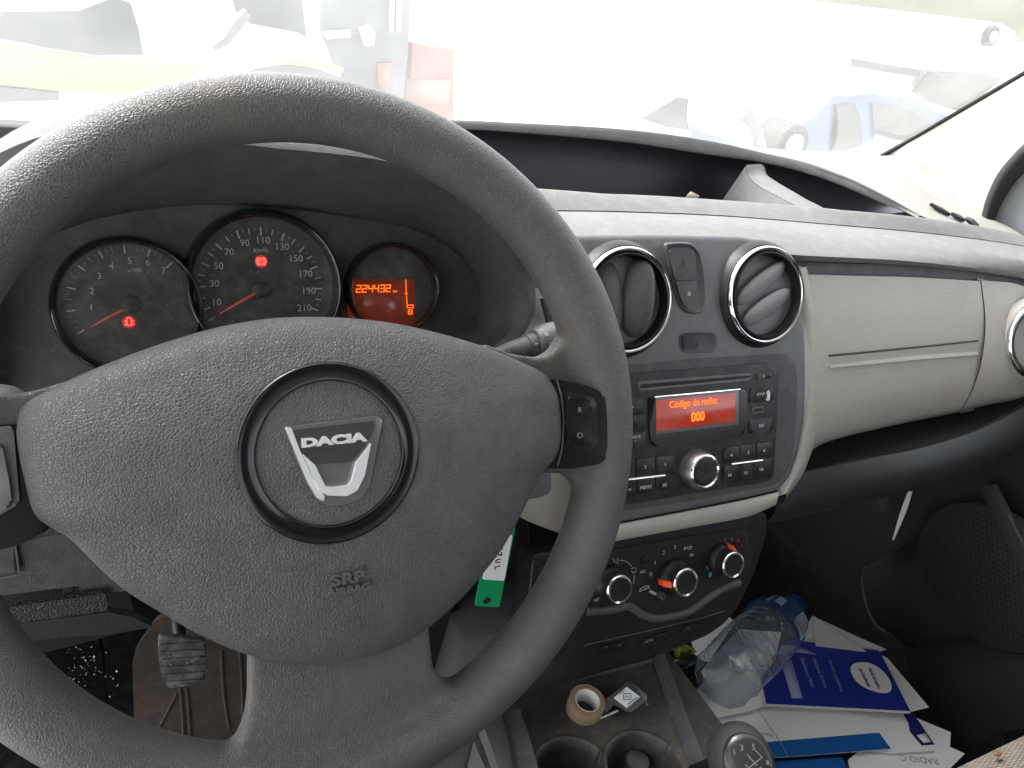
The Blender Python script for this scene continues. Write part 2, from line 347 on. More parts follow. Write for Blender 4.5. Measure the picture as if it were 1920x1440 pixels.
# lower spoke, right spoke, left spoke, hub block
add_prism(rp(wpx([(468, 1180), (466, 1330), (452, 1392), (400, 1440), (400, 1500), (860, 1470), (900, 1350), (862, 1286), (832, 1285), (812, 1255), (800, 1150)], .004), .008), -.012, .008)
add_prism(rp(wpx([(900, 640), (960, 664), (1018, 672), (1046, 652), (1062, 610), (1110, 600), (1150, 720), (1160, 880), (1110, 940), (1078, 905), (1062, 888), (990, 888), (900, 900)], .0), .006), -.014, .002)
add_prism(rp(wpx([(220, 690), (120, 716), (50, 738), (-40, 742), (-90, 700), (-190, 700), (-230, 880), (-150, 1100), (-60, 1040), (0, 1035), (90, 1005), (220, 1000)], .0), .006), -.014, .002)
add_prism(circ((0, -.02), .062, 40)[:-1], -.03, .004)
me = bpy.data.meshes.new('rim'); bmesh.ops.recalc_face_normals(bm, faces=bm.faces); bm.to_mesh(me); bm.free()
o = fin('rim', me, M['rim'], sw, L=A(0, 0, 0))
mo = o.modifiers.new('r', 'REMESH'); mo.mode = 'VOXEL'; mo.voxel_size = .0022; mo.use_smooth_shade = True
mo = o.modifiers.new('s', 'SMOOTH'); mo.factor = .5; mo.iterations = 14
# airbag cover
pad_px = [(103, 726), (150, 703), (215, 676), (300, 645), (390, 618), (480, 600), (560, 594), (650, 596), (740, 606), (830, 626), (910, 650), (970, 675), (1020, 700), (1042, 730), (1052, 775), (1052, 820), (1040, 858), (1015, 885), (1000, 915), (975, 965), (945, 1020), (900, 1080), (845, 1140), (775, 1195), (700, 1228), (620, 1242), (540, 1242), (460, 1226), (380, 1193), (300, 1148), (230, 1104), (175, 1055), (130, 1010), (88, 985), (62, 962), (46, 905), (34, 850), (30, 800), (45, 758)]
PO2 = crs(WF.abl(pad_px, .012), 160, True)
PC = A(*np.mean([p for p in PO2], 0)); PC = A(-.012, -.012)
def pad_s(a, b):
    """relative radius inside the outline"""
    th = atan2(b-PC[1], a-PC[0]); return np.hypot(a-PC[0], b-PC[1])/np.interp(th, _th, _rd, period=2*pi)
_p = [(atan2(p[1]-PC[1], p[0]-PC[0]), np.hypot(p[0]-PC[0], p[1]-PC[1])) for p in PO2]; _p.sort(); _th = [x[0] for x in _p]; _rd = [x[1] for x in _p]
def pad_n(a, b):
    s = min(pad_s(a, b), 1.)
    r = np.hypot(a, b)
    return .010+.020*(1-s**7)**.5+.008*(1-s*s)
ring_r, ring_w = .0425, .0045
rows = []
ss = [0, .1, .2, .3, .4, .5, .6, .68, .76, .82, .87, .91, .94, .96, .975, .987, .995, 1.0]
for s in ss:
    rows.append([WF.w(*(PC+(p-PC)*max(s, .001)), pad_n(*(PC+(p-PC)*min(s, .9999)))) for p in PO2])
rows.append([WF.w(*(PC+(p-PC)*1.0), .002) for p in PO2]); rows.append([WF.w(*(PC+(p-PC)*.985), -.02) for p in PO2])
v, f = grid(rows, True); pad = mesh('airbag_cover', v, f, M['pad'], sw, True, 80)
PF = lambda a, b, n: WF.w(a, b, pad_n(a, b)+n)
# emblem ring: a glossy dark hoop let into the cover
EC = WF.ab(621, 850, .038)
RO = abs(WF.ab(791, 850, .038)[0]-WF.ab(452, 850, .038)[0])/2
prof = [(RO+.0012, -.003), (RO+.0008, .0006), (RO-.0002, .0010), (RO-.0012, .0002), (RO-.004, -.0006), (RO-.0068, .0002), (RO-.0080, .0010), (RO-.0088, .0004), (RO-.009, -.003)]
rows = [[PF(EC[0]+r*cos(2*pi*j/96), EC[1]+r*sin(2*pi*j/96), n+.0006) for j in range(96)] for r, n in prof]
v, f = grid(rows, True); er = mesh('emblem_ring', v, f, M['gloss2'], pad, True, 60)
z3 = zc(400, 640, 2.88)
emb_ab = lambda *p: WF.abl(z3(*p), .039)
ef = Frame(WF.w(0, 0, 0), WF.x, WF.y)
N0 = pad_n(*EC)
em = prism('emblem', WF, rp(emb_ab(382, 462, 890, 405, 915, 425, 880, 600, 845, 780, 800, 850, 700, 885, 610, 885, 560, 860, 500, 760), .0015), N0-.002, N0+.0012, M['plate'], pad, .0006)
prism('emblem_bar', WF, rp(emb_ab(388, 468, 418, 466, 470, 600, 535, 740, 575, 800, 600, 840, 590, 862, 555, 840, 505, 752), .0006), N0+.0012, N0+.0028, M['bar'], em, .0006)
prism('emblem_face', WF, rp(emb_ab(425, 478, 868, 428, 855, 500, 820, 570, 760, 650, 545, 662, 478, 590), .001), N0+.0012, N0+.0020, M['gloss2'] if 0 else mat('dull_chrome', (.17, .17, .175), .3, .8), em, .0004)
prism('emblem_arch', WF, rp(emb_ab(478, 606, 545, 665, 600, 780, 640, 785, 720, 775, 742, 752, 768, 650, 846, 548, 812, 720, 772, 800, 715, 832, 610, 828, 565, 800), .0006), N0+.0012, N0+.0038, M['bar'], em, .0012)
tf = [tpx(WF, 400+655/2.88, 640+537/2.88, 15, 'DACIA', 0, .042, .00035, 1.85)]
text('emblem_lettering', WF, tf, M['bar'], em, n=N0+.0020, extr=.0006)
text('airbag_lettering', WF, [tpx(WF, 649, 1081, 19, 'SRP', 0, .034, .0003, 1.45), tpx(WF, 652, 1102, 12, 'AIRBAG', 0, .034, .00025, 1.35)], M['emb'], pad, n=.0012, extr=.0007, f3=PF)
# switch panels on the side spokes
z4 = zc(860, 560, 2.3237)
def sp_ab(pts, n=.012): return WF.abl(pts, n)
swp = prism('switch_panel', WF, rp(sp_ab([(990, 712), (1043, 711), (1100, 722), (1132, 738), (1146, 770), (1149, 812), (1143, 852), (1126, 870), (1075, 879), (990, 878)], .017), .005), -.004, .0170, M['gloss2'], sw, .003, 3)
prism('switch_surround', WF, rp(sp_ab([(1058, 735), (1105, 741), (1118, 752), (1121, 830), (1112, 843), (1062, 838)], .017), .003), .0165, .0176, M['satin'] if 0 else M['black'], swp, .0008)
bt = prism('rocker_button', WF, rp(sp_ab([(1063, 741), (1100, 746), (1108, 756), (1110, 829), (1104, 837), (1065, 834), (1061, 790)], .019), .003), .0170, .0205, M['gloss2'], swp, .0012, 3)
text('button_letters', WF, [tpx(WF, 1087, 769, 10, 'R', 0, .0205), tpx(WF, 1087, 817, 11, 'O', 0, .0205)], M['dim'], swp, n=.0206)
sq = [WF.ab(u_, v_, .0172) for u_, v_ in [(1044, 713), (1053, 745), (1057, 790), (1054, 840), (1046, 872)]]
strokes('panel_trim', WF, [sq], .0007, .0170, M['mid'], swp, .0006)
swl = prism('switch_panel', WF, rp(sp_ab([(60, 788), (25, 796), (-40, 803), (-120, 815), (-140, 940), (-120, 1050), (-30, 1040), (40, 1020), (98, 992), (72, 968)], .010), .004), -.008, .0085, M['gloss2'], sw, .002, 3)
prism('panel_plate', WF, rp(sp_ab([(24, 798), (-60, 808), (-60, 985), (-10, 972), (24, 952), (36, 945)], .012), .003), .0085, .0105, mat('silver_plastic', (.13, .13, .135), .3, .4), swl, .0015, 3)
prism('rocker_button', WF, rp(sp_ab([(2, 830), (-50, 836), (-50, 968), (0, 962), (22, 948), (16, 900)], .014), .003), .0105, .0130, mat('silver_button', (.15, .15, .155), .3, .4), swl, .0015, 3)
# ---------------- steering column ----------------
sc = thing('steering_column', 'dark plastic steering column shroud behind the wheel with control stalks', 'steering column', (0, .09, -.08))
CF = Frame(WF.w(0, 0, -.05), WF.x, WF.y)
ell('shroud', CF, (0, -.035, -.07), (.060, .045, .07), M['dark'], sc, .5, .7)
# wiper stalk
SP = [atY(880, 686, .085), atY(940, 665, .088), atY(985, 652, .09), atY(1003, 647, .091), atY(1004, 647, .091), atY(1052, 636, .093)]
ax = SP[-1]-SP[1]; ax /= np.linalg.norm(ax); vw = (CAM-SP[3]); vw -= ax*(vw@ax); vw /= np.linalg.norm(vw); ay = np.cross(vw, ax)
SFk = Frame(SP[3], ax, ay)
def stalk_rows(prof, seg=28): return [[SFk.w(t, r*cos(2*pi*j/seg), r*sin(2*pi*j/seg)) for j in range(seg)] for t, r in prof]
pxm = np.linalg.norm(SP[3]-CAM)/F/1.08
def spr(name, prof, m, par):
    v, f = grid(stalk_rows([(t*pxm, r*pxm) for t, r in prof]), True); return mesh(name, v, f, m, par, True, 40)
st = spr('wiper_stalk', [(-130, 10), (-85, 15), (-60, 19), (-40, 21), (-22, 23), (-20, 23.5), (-19, 22)], M['dark'], sc)
spr('stalk_ring', [(-19, 0), (-19, 23.5), (-18, 25), (-2, 26.5), (-1, 25), (-1, 0)], M['dark'], st)
spr('stalk_knob', [(-1, 0), (-1, 28), (0, 31), (3, 34), (30, 37), (47, 38), (54, 37), (59, 32), (62, 22), (62, 0)], M['flapd'], st)
def SF3(a, b, n):  # wrap onto the stalk
    r = (34+3*min(1, max(0, a/pxm)/28)+.4)*pxm if a > 0 else (26*pxm if a > -19*pxm else 20*pxm)
    return SFk.w(a, (r+n)*sin(b/r), (r+n)*cos(b/r))
def sym(pts): return [(x*pxm, y*pxm) for x, y in pts]
L1 = [sym(circ((14, 15), 3, 12)), sym([(14, -3), (29, -3), (29, -13), (24, -13)]), sym([(14, -3), (14, -13), (19, -13)]), sym([(17, -7), (22, -14)]),
      sym([(14, -22), (29, -22), (29, -30), (14, -30), (14, -22)]), sym([(21, -30), (21, -18)]), sym([(17, -18), (19, -20)]), sym([(25, -18), (23, -20)]),
      sym(circ((-33, 5), 2.6, 12)), sym([(-40, -8), (-27, -8)]), sym([(-40, -8), (-37, -15), (-30, -15), (-27, -8)]), sym([(-36, -6), (-30, -14)]), sym([(-38, -4), (-36, -2)]), sym([(-33, -4), (-33, -1)])]
strokes('stalk_symbols', None, L1, 1.4*pxm, .0002, M['white'], st, .0002, SF3)
strokes('stalk_dot', None, [sym([(-11.5, 2), (-9, 2)])], 2.6*pxm, .0003, M['white'], st, .0003, SF3)
# audio stalk below
aP = [atY(u_, v_, .075) for u_, v_ in ((960, 905), (1035, 902))]
AF = Frame(atY(1000, 905, .075), (1, 0, 0), (0, .3, 1))
prism('audio_stalk', AF, rp(AF.abl([(930, 884), (1033, 880), (1034, 924), (1010, 934), (930, 940)]), .003), -.02, .0, M['mid'], sc, .003, 3)
strokes('stalk_mark', AF, [AF.abl([(996, 907), (1001, 907)])], .0012, .0001, M['white'], sc)
# indicator stalk root is hidden; left hand shroud top
ell('shroud_cap', Frame(atY(10, 745, .10), (1, 0, 0), (0, 0, 1)), (-.012, -.010, 0), (.024, .014, .02), M['mid'], sc, .7, .8)
# ---------------- key tag ----------------
kt = thing('key_tag', 'green plastic key tag with a white handwritten label, hanging behind the wheel', 'key tag', atY(945, 985, .07))
KF = Frame(atY(930, 1060, .07), (1, 0, 0), (0, .05, 1))
ko = KF.abl([(890, 1136), (936, 1139), (967, 988), (921, 985)])
tg = prism('tag', KF, rp(ko, .0025, 4), -.0012, 0, M['green'], kt, .0003)
lab = prism('label', KF, rp(KF.abl([(904, 1086), (945, 1089), (961, 1003), (921, 1000)]), .0018, 3), 0, .0003, M['paper'], tg)
kx, ky = KF.ab(943, 1045); lf = Frame(KF.w(kx, ky), KF.w(*KF.ab(916, 1098))-KF.w(*KF.ab(931, 1022)), KF.x)
lf = Frame(KF.w(*KF.ab(933, 1045)), KF.w(*KF.ab(926, 1090))-KF.w(*KF.ab(938, 1020)), KF.x)
U = KF.px(930, 1050)
hw = [[(-27, 0-2), (-20, 7), (-15, -4)], [(-21, 1), (-16, 3)], [(-11, 6), (-4, 7), (-10, -5), (-2, -4)], [(4, 6), (5, -3), (10, -3), (12, 6)], [(20, 7), (21, -3), (27, -2)]]
strokes('handwriting', lf, [[(x*U, y*U) for x, y in l] for l in hw], .0009, .0005, M['ink'], lab)
c_ = KF.ab(913, 1125); sh = [(c_[0]+U*x, c_[1]+U*y) for x, y in ((0, 9), (4, 4), (9, 0), (8, -6), (2, -7), (0, -13), (-2, -7), (-8, -6), (-9, 0), (-4, 4))]
prism('tag_hole', KF, rp(sh, .001, 2), -.0013, .0002, M['black2'], tg)
tube('key', [KF.w(*KF.ab(944, 985)), KF.w(*KF.ab(948, 940)), KF.w(*KF.ab(952, 905), -.0)+A(0, .02, 0)], .003, M['satin'], kt)
# ---------------- instrument cluster ----------------
t20 = radians(20)
GF = Frame((0, .205, .01), (1, 0, 0), (0, sin(t20), cos(t20)))
ic = thing('instrument_cluster', 'instrument cluster with two round dials and an orange display, seen through the wheel', 'instrument cluster', (0, .21, -.04))
prism('cluster_panel', GF, rp(GF.abl([(-60, 480), (60, 455), (185, 405), (310, 384), (414, 380), (518, 385), (643, 400), (768, 425), (880, 470), (930, 560), (900, 690), (700, 760), (300, 780), (-40, 740)], -.008), .01), -.03, -.008, M['hood'], ic, .001)
def gauge(c, r, nm, fm=None):
    fr_ = Frame(GF.w(c[0], c[1], 0), GF.x, GF.y)
    g = lathe(nm, fr_, (0, 0), [(0, -.004), (r*.6, -.004), (r*.985, -.004), (r, -.0035)], M['face'], ic, 72)
    lathe('bezel', fr_, (0, 0), [(r*.985, -.0042), (r*.99, .004), (r*1.02, .0085), (r*1.045, .0095), (r*1.07, .0085), (r*1.10, .002), (r*1.13, -.009)], M['gloss'], g, 96, 60)
    return g, fr_
sg, SGF = gauge(GF.ab(498, 537), .0525, 'speedometer')
tg2, TGF = gauge(GF.ab(242, 575), .0450, 'rev_counter')
dg, DGF = gauge(GF.ab(737, 543), .0345, 'display_dial')
def marks(fr, hub, vals, ang, r1, lens, wd, par, m):
    lines = [[] for _ in lens]
    for v_ in vals:
        a = radians(ang(v_[0])); k = v_[1]; lines[k].append([(hub[0]+r1*cos(a), hub[1]+r1*sin(a)), (hub[0]+(r1-lens[k])*cos(a), hub[1]+(r1-lens[k])*sin(a))])
    for k, ls in enumerate(lines): strokes('scale_marks', fr, ls, wd[k], -.0038, m[k], par)
h1 = SGF.ab(491, 541, -.003); sa = lambda v_: 88-(v_-110)*1.115
R1 = .0455
marks(SGF, h1, [(x, 0 if x % 20 == 10 else 1) for x in range(0, 215, 10)]+[(x, 2) for x in range(5, 215, 10)], sa, R1, (.0052, .0040, .0026), (.0011, .0008, .0006), sg, (M['white'], M['white'], M['dim']))
text('numerals', SGF, [tpx(SGF, u_, v_, 12.5, s_, 0, -.003) for u_, v_, s_ in ((406, 567, '10'), (402, 532, '30'), (410, 499, '50'), (430, 473, '70'), (459, 456, '90'), (493, 451, '110'), (529, 463, '130'), (555, 485, '150'), (573, 514, '170'), (579, 546, '190'), (571, 578, '210'))]+[tpx(SGF, 489, 469, 9, 'km/h', 0, -.003)], M['white'], sg, n=-.0038)
DG = clearmat('dusty_dial_cover', (.98, .98, .98), .055, .05, (.7, .68, .64), refl=.035); DG2 = clearmat('dustier_dial_cover', (.97, .97, .97), .10, .06, (.6, .57, .52), refl=.035)
for g_, f_, r_, m__ in ((sg, SGF, .0525, DG), (tg2, TGF, .0450, DG2), (dg, DGF, .0345, DG)):
    lathe('dial_cover', f_, (0, 0), [(0, .0068), (r_*.5, .0064), (r_*.99, .0045)], m__, g_, 64, 60)
def needle(fr, hub, tip, par, L0=0):
    n = .0015; a, b = A(*hub), A(*tip); d = (b-a)/np.linalg.norm(b-a); t = A(-d[1], d[0])
    prism('needle', fr, [a+d*.004+t*.0011, a+d*.004-t*.0011, b-t*.0004, b+t*.0004], n, n+.0008, M['red'], par)
    lathe('needle_hub', fr, hub, [(0, .004), (.004, .0037), (.0062, .0022), (.0068, -.003)], M['black'], par, 32)
needle(SGF, SGF.ab(490, 543, .0015), SGF.ab(412, 588, .0015), sg)
h2 = TGF.ab(245, 568, -.003); ta = lambda v_: 210.5-v_*23.75
marks(TGF, h2, [(x/4, 0 if x % 4 == 0 else (1 if x % 2 == 0 else 2)) for x in range(0, 29)], ta, .0405, (.0048, .0038, .0026), (.0010, .0007, .0005), tg2, (M['white'], M['dim'], M['dim']))
text('numerals', TGF, [tpx(TGF, u_, v_, 12, s_, 0, -.003) for u_, v_, s_ in ((171, 577, '1'), (172, 546, '2'), (186, 518, '3'), (209, 499, '4'), (243, 489, '5'), (277, 493, '6'), (307, 508, '7'))]+[tpx(TGF, 252, 507, 7, 'x1000', 0, -.003)], M['white'], tg2, n=-.0038)
needle(TGF, TGF.ab(245, 572, .0015), TGF.ab(172, 612, .0015), tg2)
def wl(fr, u_, v_, par, kind):
    c = fr.ab(u_, v_, -.003); q = fr.px(u_, v_)
    lathe('lamp_glow', fr, c, [(0, -.00385), (12*q, -.00385)], M['warn'], par, 24)
    if kind == 0: ls = [circ((c[0], c[1]), 5.5*q, 14), [(c[0], c[1]+3*q), (c[0], c[1]-1*q)], circ(c, 8.5*q, 8, 120, 240), circ(c, 8.5*q, 8, -60, 60)]
    else: ls = [[(c[0]+x*q, c[1]+y*q) for x, y in l] for l in ([(-3, 8), (3, 8), (4, 2), (4, -6), (-4, -6), (-4, 2), (-3, 8)], [(-8, 1), (-4, 3)], [(-8, -5), (-4, -3)], [(8, 1), (4, 3)], [(8, -5), (4, -3)])]
    strokes('warning_symbol', fr, ls, 1.8*q, -.0037, M['glow'], par)
wl(SGF, 490, 490, sg, 0); wl(TGF, 242, 604, tg2, 1)
# orange trip display
lc = prism('trip_display', DGF, DGF.abl([(650, 523), (777, 523), (779, 625), (652, 625)], -.0035), -.0039, -.0034, M['lcd'], dg)
SEGS = {'0': 'abcdef', '1': 'bc', '2': 'abged', '3': 'abgcd', '4': 'fgbc', '5': 'afgcd', '6': 'afgedc', '7': 'abc', '8': 'abcdefg', '9': 'abcdfg'}
def seven(fr, c, w, h, ch, slant=.12):
    P_ = {'a': [(0, 1), (1, 1)], 'b': [(1, 1), (1, .5)], 'c': [(1, .5), (1, 0)], 'd': [(0, 0), (1, 0)], 'e': [(0, .5), (0, 0)], 'f': [(0, 1), (0, .5)], 'g': [(0, .5), (1, .5)]}
    return [[(c[0]+x*w+y*h*slant, c[1]+y*h) for x, y in P_[s_]] for s_ in SEGS[ch]]
ls = []; a0 = DGF.ab(668, 548, -.003); a1 = DGF.ab(735, 548, -.003); q = DGF.px(700, 540); st_ = (a1[0]-a0[0])/6
for i, ch in enumerate('224432'): ls += seven(DGF, (a0[0]+i*st_, a0[1]), st_*.68, 12.5*q, ch)
strokes('odometer_digits', DGF, ls, 1.9*q, -.0033, M['seg'], lc)
text('km_unit', DGF, [tpx(DGF, 741, 546, 5, 'km', 0, -.003)], M['seg'], lc, n=-.0033)
fb = DGF.abl([(761, 525), (762, 550), (764, 577)], -.003)
strokes('fuel_scale', DGF, [fb, DGF.abl([(759, 550), (765, 550)], -.003), DGF.abl([(765, 572), (775, 572), (775, 577), (765, 577)], -.003), DGF.abl([(766, 581), (773, 581), (773, 589), (766, 589), (766, 581)], -.003), DGF.abl([(767, 585), (772, 585)], -.003)], 1.5*q, -.0033, M['seg'], lc)
# ---------------- dashboard ----------------
QT = .3886
PF_ = Frame((0, .1633, 0), (1, 0, 0), (0, sin(QT), cos(QT)))      # the plane of the centre stack
da = thing('dashboard', 'two tone grey and beige dashboard with open storage tray across its top', 'dashboard', (.4, .3, -.2))
def c3(*p): return [atY(p[i], p[i+1], p[i+2]) for i in range(0, len(p), 3)]
def pp(u, v, n=0): return PF_.w(*PF_.ab(u, v, n), n)
# binnacle hood over the dials
hr = [(-160, 470), (-110, 370), (-60, 320), (0, 288), (60, 262), (150, 240), (260, 232), (380, 240), (490, 256), (600, 268), (700, 282), (800, 308), (890, 350), (960, 425), (1001, 530), (1003, 580), (985, 625), (955, 655), (900, 690)]
yb = [.15, .15, .15, .15, .15, .15, .15, .15, .15, .15, .15, .15, .15, .15, .15, .148, .146, .144, .14]
hc0 = [atY(u, v, .19) for (u, v) in hr]
cen = A(0.03, .17, 0.02)
e0 = [atY(u, v, y) for (u, v), y in zip(hr, yb)]
top0 = [p+A(0, .12, -.006)+(cen-p)*.02 for p in e0]
top1 = [p+A(0, .03, .001) for p in e0]
e1 = [p+(cen-p)/np.linalg.norm(cen-p)*.006+A(0, -.004, 0) for p in e0]
e2 = [p+(cen-p)/np.linalg.norm(cen-p)*.014+A(0, .002, 0) for p in e0]
ar = [(-120, 620), (-70, 520), (-30, 490), (20, 470), (102, 439), (185, 410), (310, 389), (414, 385), (518, 390), (643, 405), (768, 428), (850, 470), (885, 510), (900, 560), (900, 600), (890, 640), (880, 665), (860, 690), (800, 720)]
ae = [GF.w(*GF.ab(u, v, -.006), -.006) for u, v in ar]
ae2 = [p+A(0, .02, 0) for p in ae]
loft('binnacle_hood', [top0, top1, e0, e1, e2, ae, ae2], M['hood'], da, n=72, k=4)
# top pad
S0 = [pp(u, v, -.004) for u, v in ((1000, 470), (1062, 470), (1250, 475), (1400, 480), (1505, 489), (1700, 497), (1850, 512), (1925, 524), (1990, 540))]
S0b = [pp(u, v, .001) for u, v in ((1000, 462), (1062, 462), (1250, 467), (1400, 470), (1505, 478), (1700, 486), (1850, 500), (1925, 512), (1990, 528))]
Sm = c3(1000, 414, .24, 1062, 415, .24, 1250, 418, .24, 1400, 424, .235, 1520, 440, .225, 1700, 458, .21, 1850, 478, .19, 1925, 490, .18, 1990, 500, .17)
SE = [(960, 393, .30), (1030, 396, .30), (1160, 398, .30), (1360, 406, .295), (1560, 422, .28), (1710, 435, .26), (1840, 450, .24), (1925, 463, .225), (1990, 472, .215)]
Ss = c3(*sum(SE, ()))
loft('dash_pad', [S0, S0b, Sm, Ss], M['top'], da, n=60, k=5)
Ss2 = [p+A(0, .003, -.004) for p in Ss]; Ss3 = [p+A(0, .0035, .0002) for p in Ss]
loft('pad_seam', [[p+A(0, .0002, 0) for p in Ss], Ss2, Ss3], M['black'], da, n=60, k=1, lin=True)
TR = [(960, 350, .335), (990, 352, .335), (1110, 361, .335), (1260, 369, .335), (1390, 378, .33), (1495, 386, .32), (1600, 395, .30), (1715, 406, .28), (1840, 425, .262), (1925, 443, .25)]
Tn = c3(*sum(TR, ()))
Tn2 = [p+A(0, .004, -.002) for p in Tn]
loft('tray_front_rail', [Ss3, [a_*.5+b_*.5+A(0, 0, .001) for a_, b_ in zip(crs(Ss3, 30), crs(Tn, 30))], Tn, Tn2, [p+A(0, .006, -.05) for p in Tn]], M['top'], da, n=70, k=4)
# lip (far side of the tray): rounded edge and underside
LU = [(780, 225, .47), (880, 227, .47), (960, 231, .47), (1160, 243, .47), (1310, 262, .465), (1435, 288, .45), (1520, 308, .425), (1600, 338, .385), (1670, 372, .335), (1725, 402, .29)]
LD = [(780, 240, .468), (880, 243, .468), (960, 248, .468), (1160, 265, .468), (1310, 287, .463), (1435, 306, .447), (1520, 327, .42), (1600, 357, .38), (1670, 388, .332), (1718, 407, .286)]
lu, ld = c3(*sum(LU, ())), c3(*sum(LD, ()))
lb = [p+A(0, .010, -.001) for p in lu]
back1 = []
for p in lu:
    x = p[0]; back1.append(A(x*1.0+.0, max(.62-.0*x, p[1]+.05) if x < .85 else max(.60, p[1]), .075 if x < .85 else p[2]+.006))
n9 = [A(-.5, .66, .05), A(-.2, .66, .05), A(.2, .66, .055), A(.5, .66, .055), A(.8, .65, .06), A(.98, .63, .065), A(1.05, .60, .068), A(1.075, .55, .066), A(1.07, .45, .055), A(1.03, .35, .038)]
lmid = [a_*.5+b_*.5+A(0, 0, -.002) for a_, b_ in zip(crs(lb, 20), crs(n9[2:], 20))]
loft('dash_top', [n9[2:], lmid, lb, lu], M['top_lit'], da, n=80, k=5)
loft('tray_lip_edge', [lb, lu, ld, [p+A(0, .02, .002) for p in ld]], M['top'], da, n=80, k=5)
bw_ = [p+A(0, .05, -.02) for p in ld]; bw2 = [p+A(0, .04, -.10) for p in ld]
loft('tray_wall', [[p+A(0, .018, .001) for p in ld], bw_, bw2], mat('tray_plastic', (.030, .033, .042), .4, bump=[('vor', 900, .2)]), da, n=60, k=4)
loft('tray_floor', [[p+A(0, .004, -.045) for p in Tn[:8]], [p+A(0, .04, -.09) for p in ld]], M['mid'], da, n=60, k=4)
# fin dividing the tray
fA = [atY(1400, 309, .44), atY(1403, 330, .43), atY(1425, 350, .40), atY(1462, 370, .36), atY(1497, 388, .325)]
fB = [atY(1430, 308, .445), atY(1436, 325, .43), atY(1460, 342, .40), atY(1498, 364, .36), atY(1545, 391, .32)]
loft('divider_wall', [[p+A(-.035, .0, -.07) for p in fA], [p+A(-.004, 0, -.008) for p in fA], [p+A(-.0004, 0, -.0004) for p in fA]], M['mid'], da, n=24, k=4)
loft('tray_divider', [fA, fB, [p+A(.006, 0, -.006) for p in fB], [p+A(.03, .01, -.07) for p in fB]], M['top'], da, n=24, k=4)
# right end of the dash top: from seam/rail to the pillar, with defroster slots
Er = [atY(1725, 402, .29), atY(1760, 398, .33), atY(1720, 350, .42), atY(1650, 291, .58)]
loft('dash_end', [[atY(1723, 403, .288), atY(1666, 371, .336), atY(1596, 338, .386), atY(1514, 308, .427)], [atY(1770, 420, .28), atY(1765, 390, .33), atY(1690, 330, .43), atY(1600, 290, .56)], [atY(1930, 470, .225), atY(1845, 416, .30), atY(1745, 370, .40), atY(1655, 292, .575)], [atY(1990, 500, .20), atY(1900, 430, .29), atY(1800, 380, .385), atY(1700, 290, .56)]], M['top_lit'], da, n=24, k=6)
EFr = None
for (p_, q_, y1_, y2_) in (((1742, 384), (1780, 404), .330, .308), ((1781, 402), (1808, 415), .308, .292), ((1806, 413), (1830, 425), .292, .268)):
    a_, b_ = atY(*p_, y1_-.004), atY(*q_, y2_-.004)
    d_ = b_-a_; FrS = Frame((a_+b_)/2+A(0, -.001, .002), d_, (0, 1, .3)); l_ = np.linalg.norm(d_)/2
    prism('defroster_slot', FrS, [(-l_, .001), (-l_*.3, -.004), (l_*.7, -.004), (l_, -.001), (l_*.2, .004), (-l_*.6, .003)], -.003, .0012, M['black2'], da)
# dark band and beige passenger panel
def pcurve(pts, n=0): return [pp(u, v, n) for u, v in pts]
BU = [(1480, 490), (1600, 494), (1715, 498), (1899, 517), (1960, 530), (2000, 540)]
BL = [(1480, 513), (1600, 517), (1715, 520), (1853, 527), (1900, 531), (1950, 548)]
loft('dark_band', [pcurve(BU, -.006), pcurve(BU, -.012), pcurve(BL, -.012), pcurve(BL, -.004)], M['hood'], da, n=40, k=3)
by = mat  # noqa
BG = [[(1490, 514), (1600, 517), (1715, 520), (1838, 527)],
      [(1495, 600), (1600, 600), (1715, 600), (1846, 604)],
      [(1495, 700), (1600, 690), (1715, 684), (1838, 680)],
      [(1490, 800), (1590, 770), (1700, 750), (1820, 735)],
      [(1480, 880), (1540, 828), (1669, 794), (1802, 768)]]
bul = [0, .006, .008, .004, -.012]
gl = loft('glovebox_door', [[pp(u, v, -.004+b_) for u, v in r] for r, b_ in zip(BG, bul)]+[[pp(u, v+6, -.06) for u, v in BG[-1]]], M['beige'], da, n=50, k=8)
hz = [(1555, 666), (1834, 638)]
ha = [pp(*hz[0], .007), pp(*hz[1], .007)]
loft('handle_recess', [[pp(1553, 666, .0035), pp(1690, 652, .0045), pp(1836, 638, .0035)], [pp(1555, 668, -.002), pp(1692, 654, -.001), pp(1834, 640, -.002)], [pp(1556, 672, -.001), pp(1692, 658, .000), pp(1834, 645, -.001)], [pp(1556, 690, .0062), pp(1692, 677, .0072), pp(1834, 665, .0062)]], M['beige'], gl, n=20, k=3)
tube('door_crease', [pp(1555, 667, .0062), pp(1700, 653, .0072), pp(1834, 639, .0060)], .0011, M['black'], gl, 6)
BE = [[(1840, 526), (1870, 528), (1900, 531), (1935, 545), (1975, 580)],
      [(1848, 604), (1880, 600), (1920, 600), (1960, 610), (1990, 630)],
      [(1840, 680), (1880, 690), (1920, 690), (1960, 690), (1990, 690)],
      [(1822, 735), (1870, 735), (1920, 730), (1960, 725), (1990, 715)],
      [(1804, 767), (1850, 757), (1899, 750), (1935, 741), (1990, 725)]]
loft('end_panel', [[pp(u, v, -.004+b_) for u, v in r] for r, b_ in zip(BE, [0, .008, .012, .005, -.012])]+[[pp(u, v+6, -.06) for u, v in BE[-1]]], M['beige'], da, n=30, k=8)
# dark seam behind the gap of the glovebox
loft('seam_backing', [pcurve([(1832, 520), (1860, 528)], -.010), pcurve([(1836, 600), (1862, 604)], -.006), pcurve([(1830, 690), (1855, 690)], -.006), pcurve([(1800, 775), (1825, 770)], -.02)], M['mid'], da, n=6, k=6)
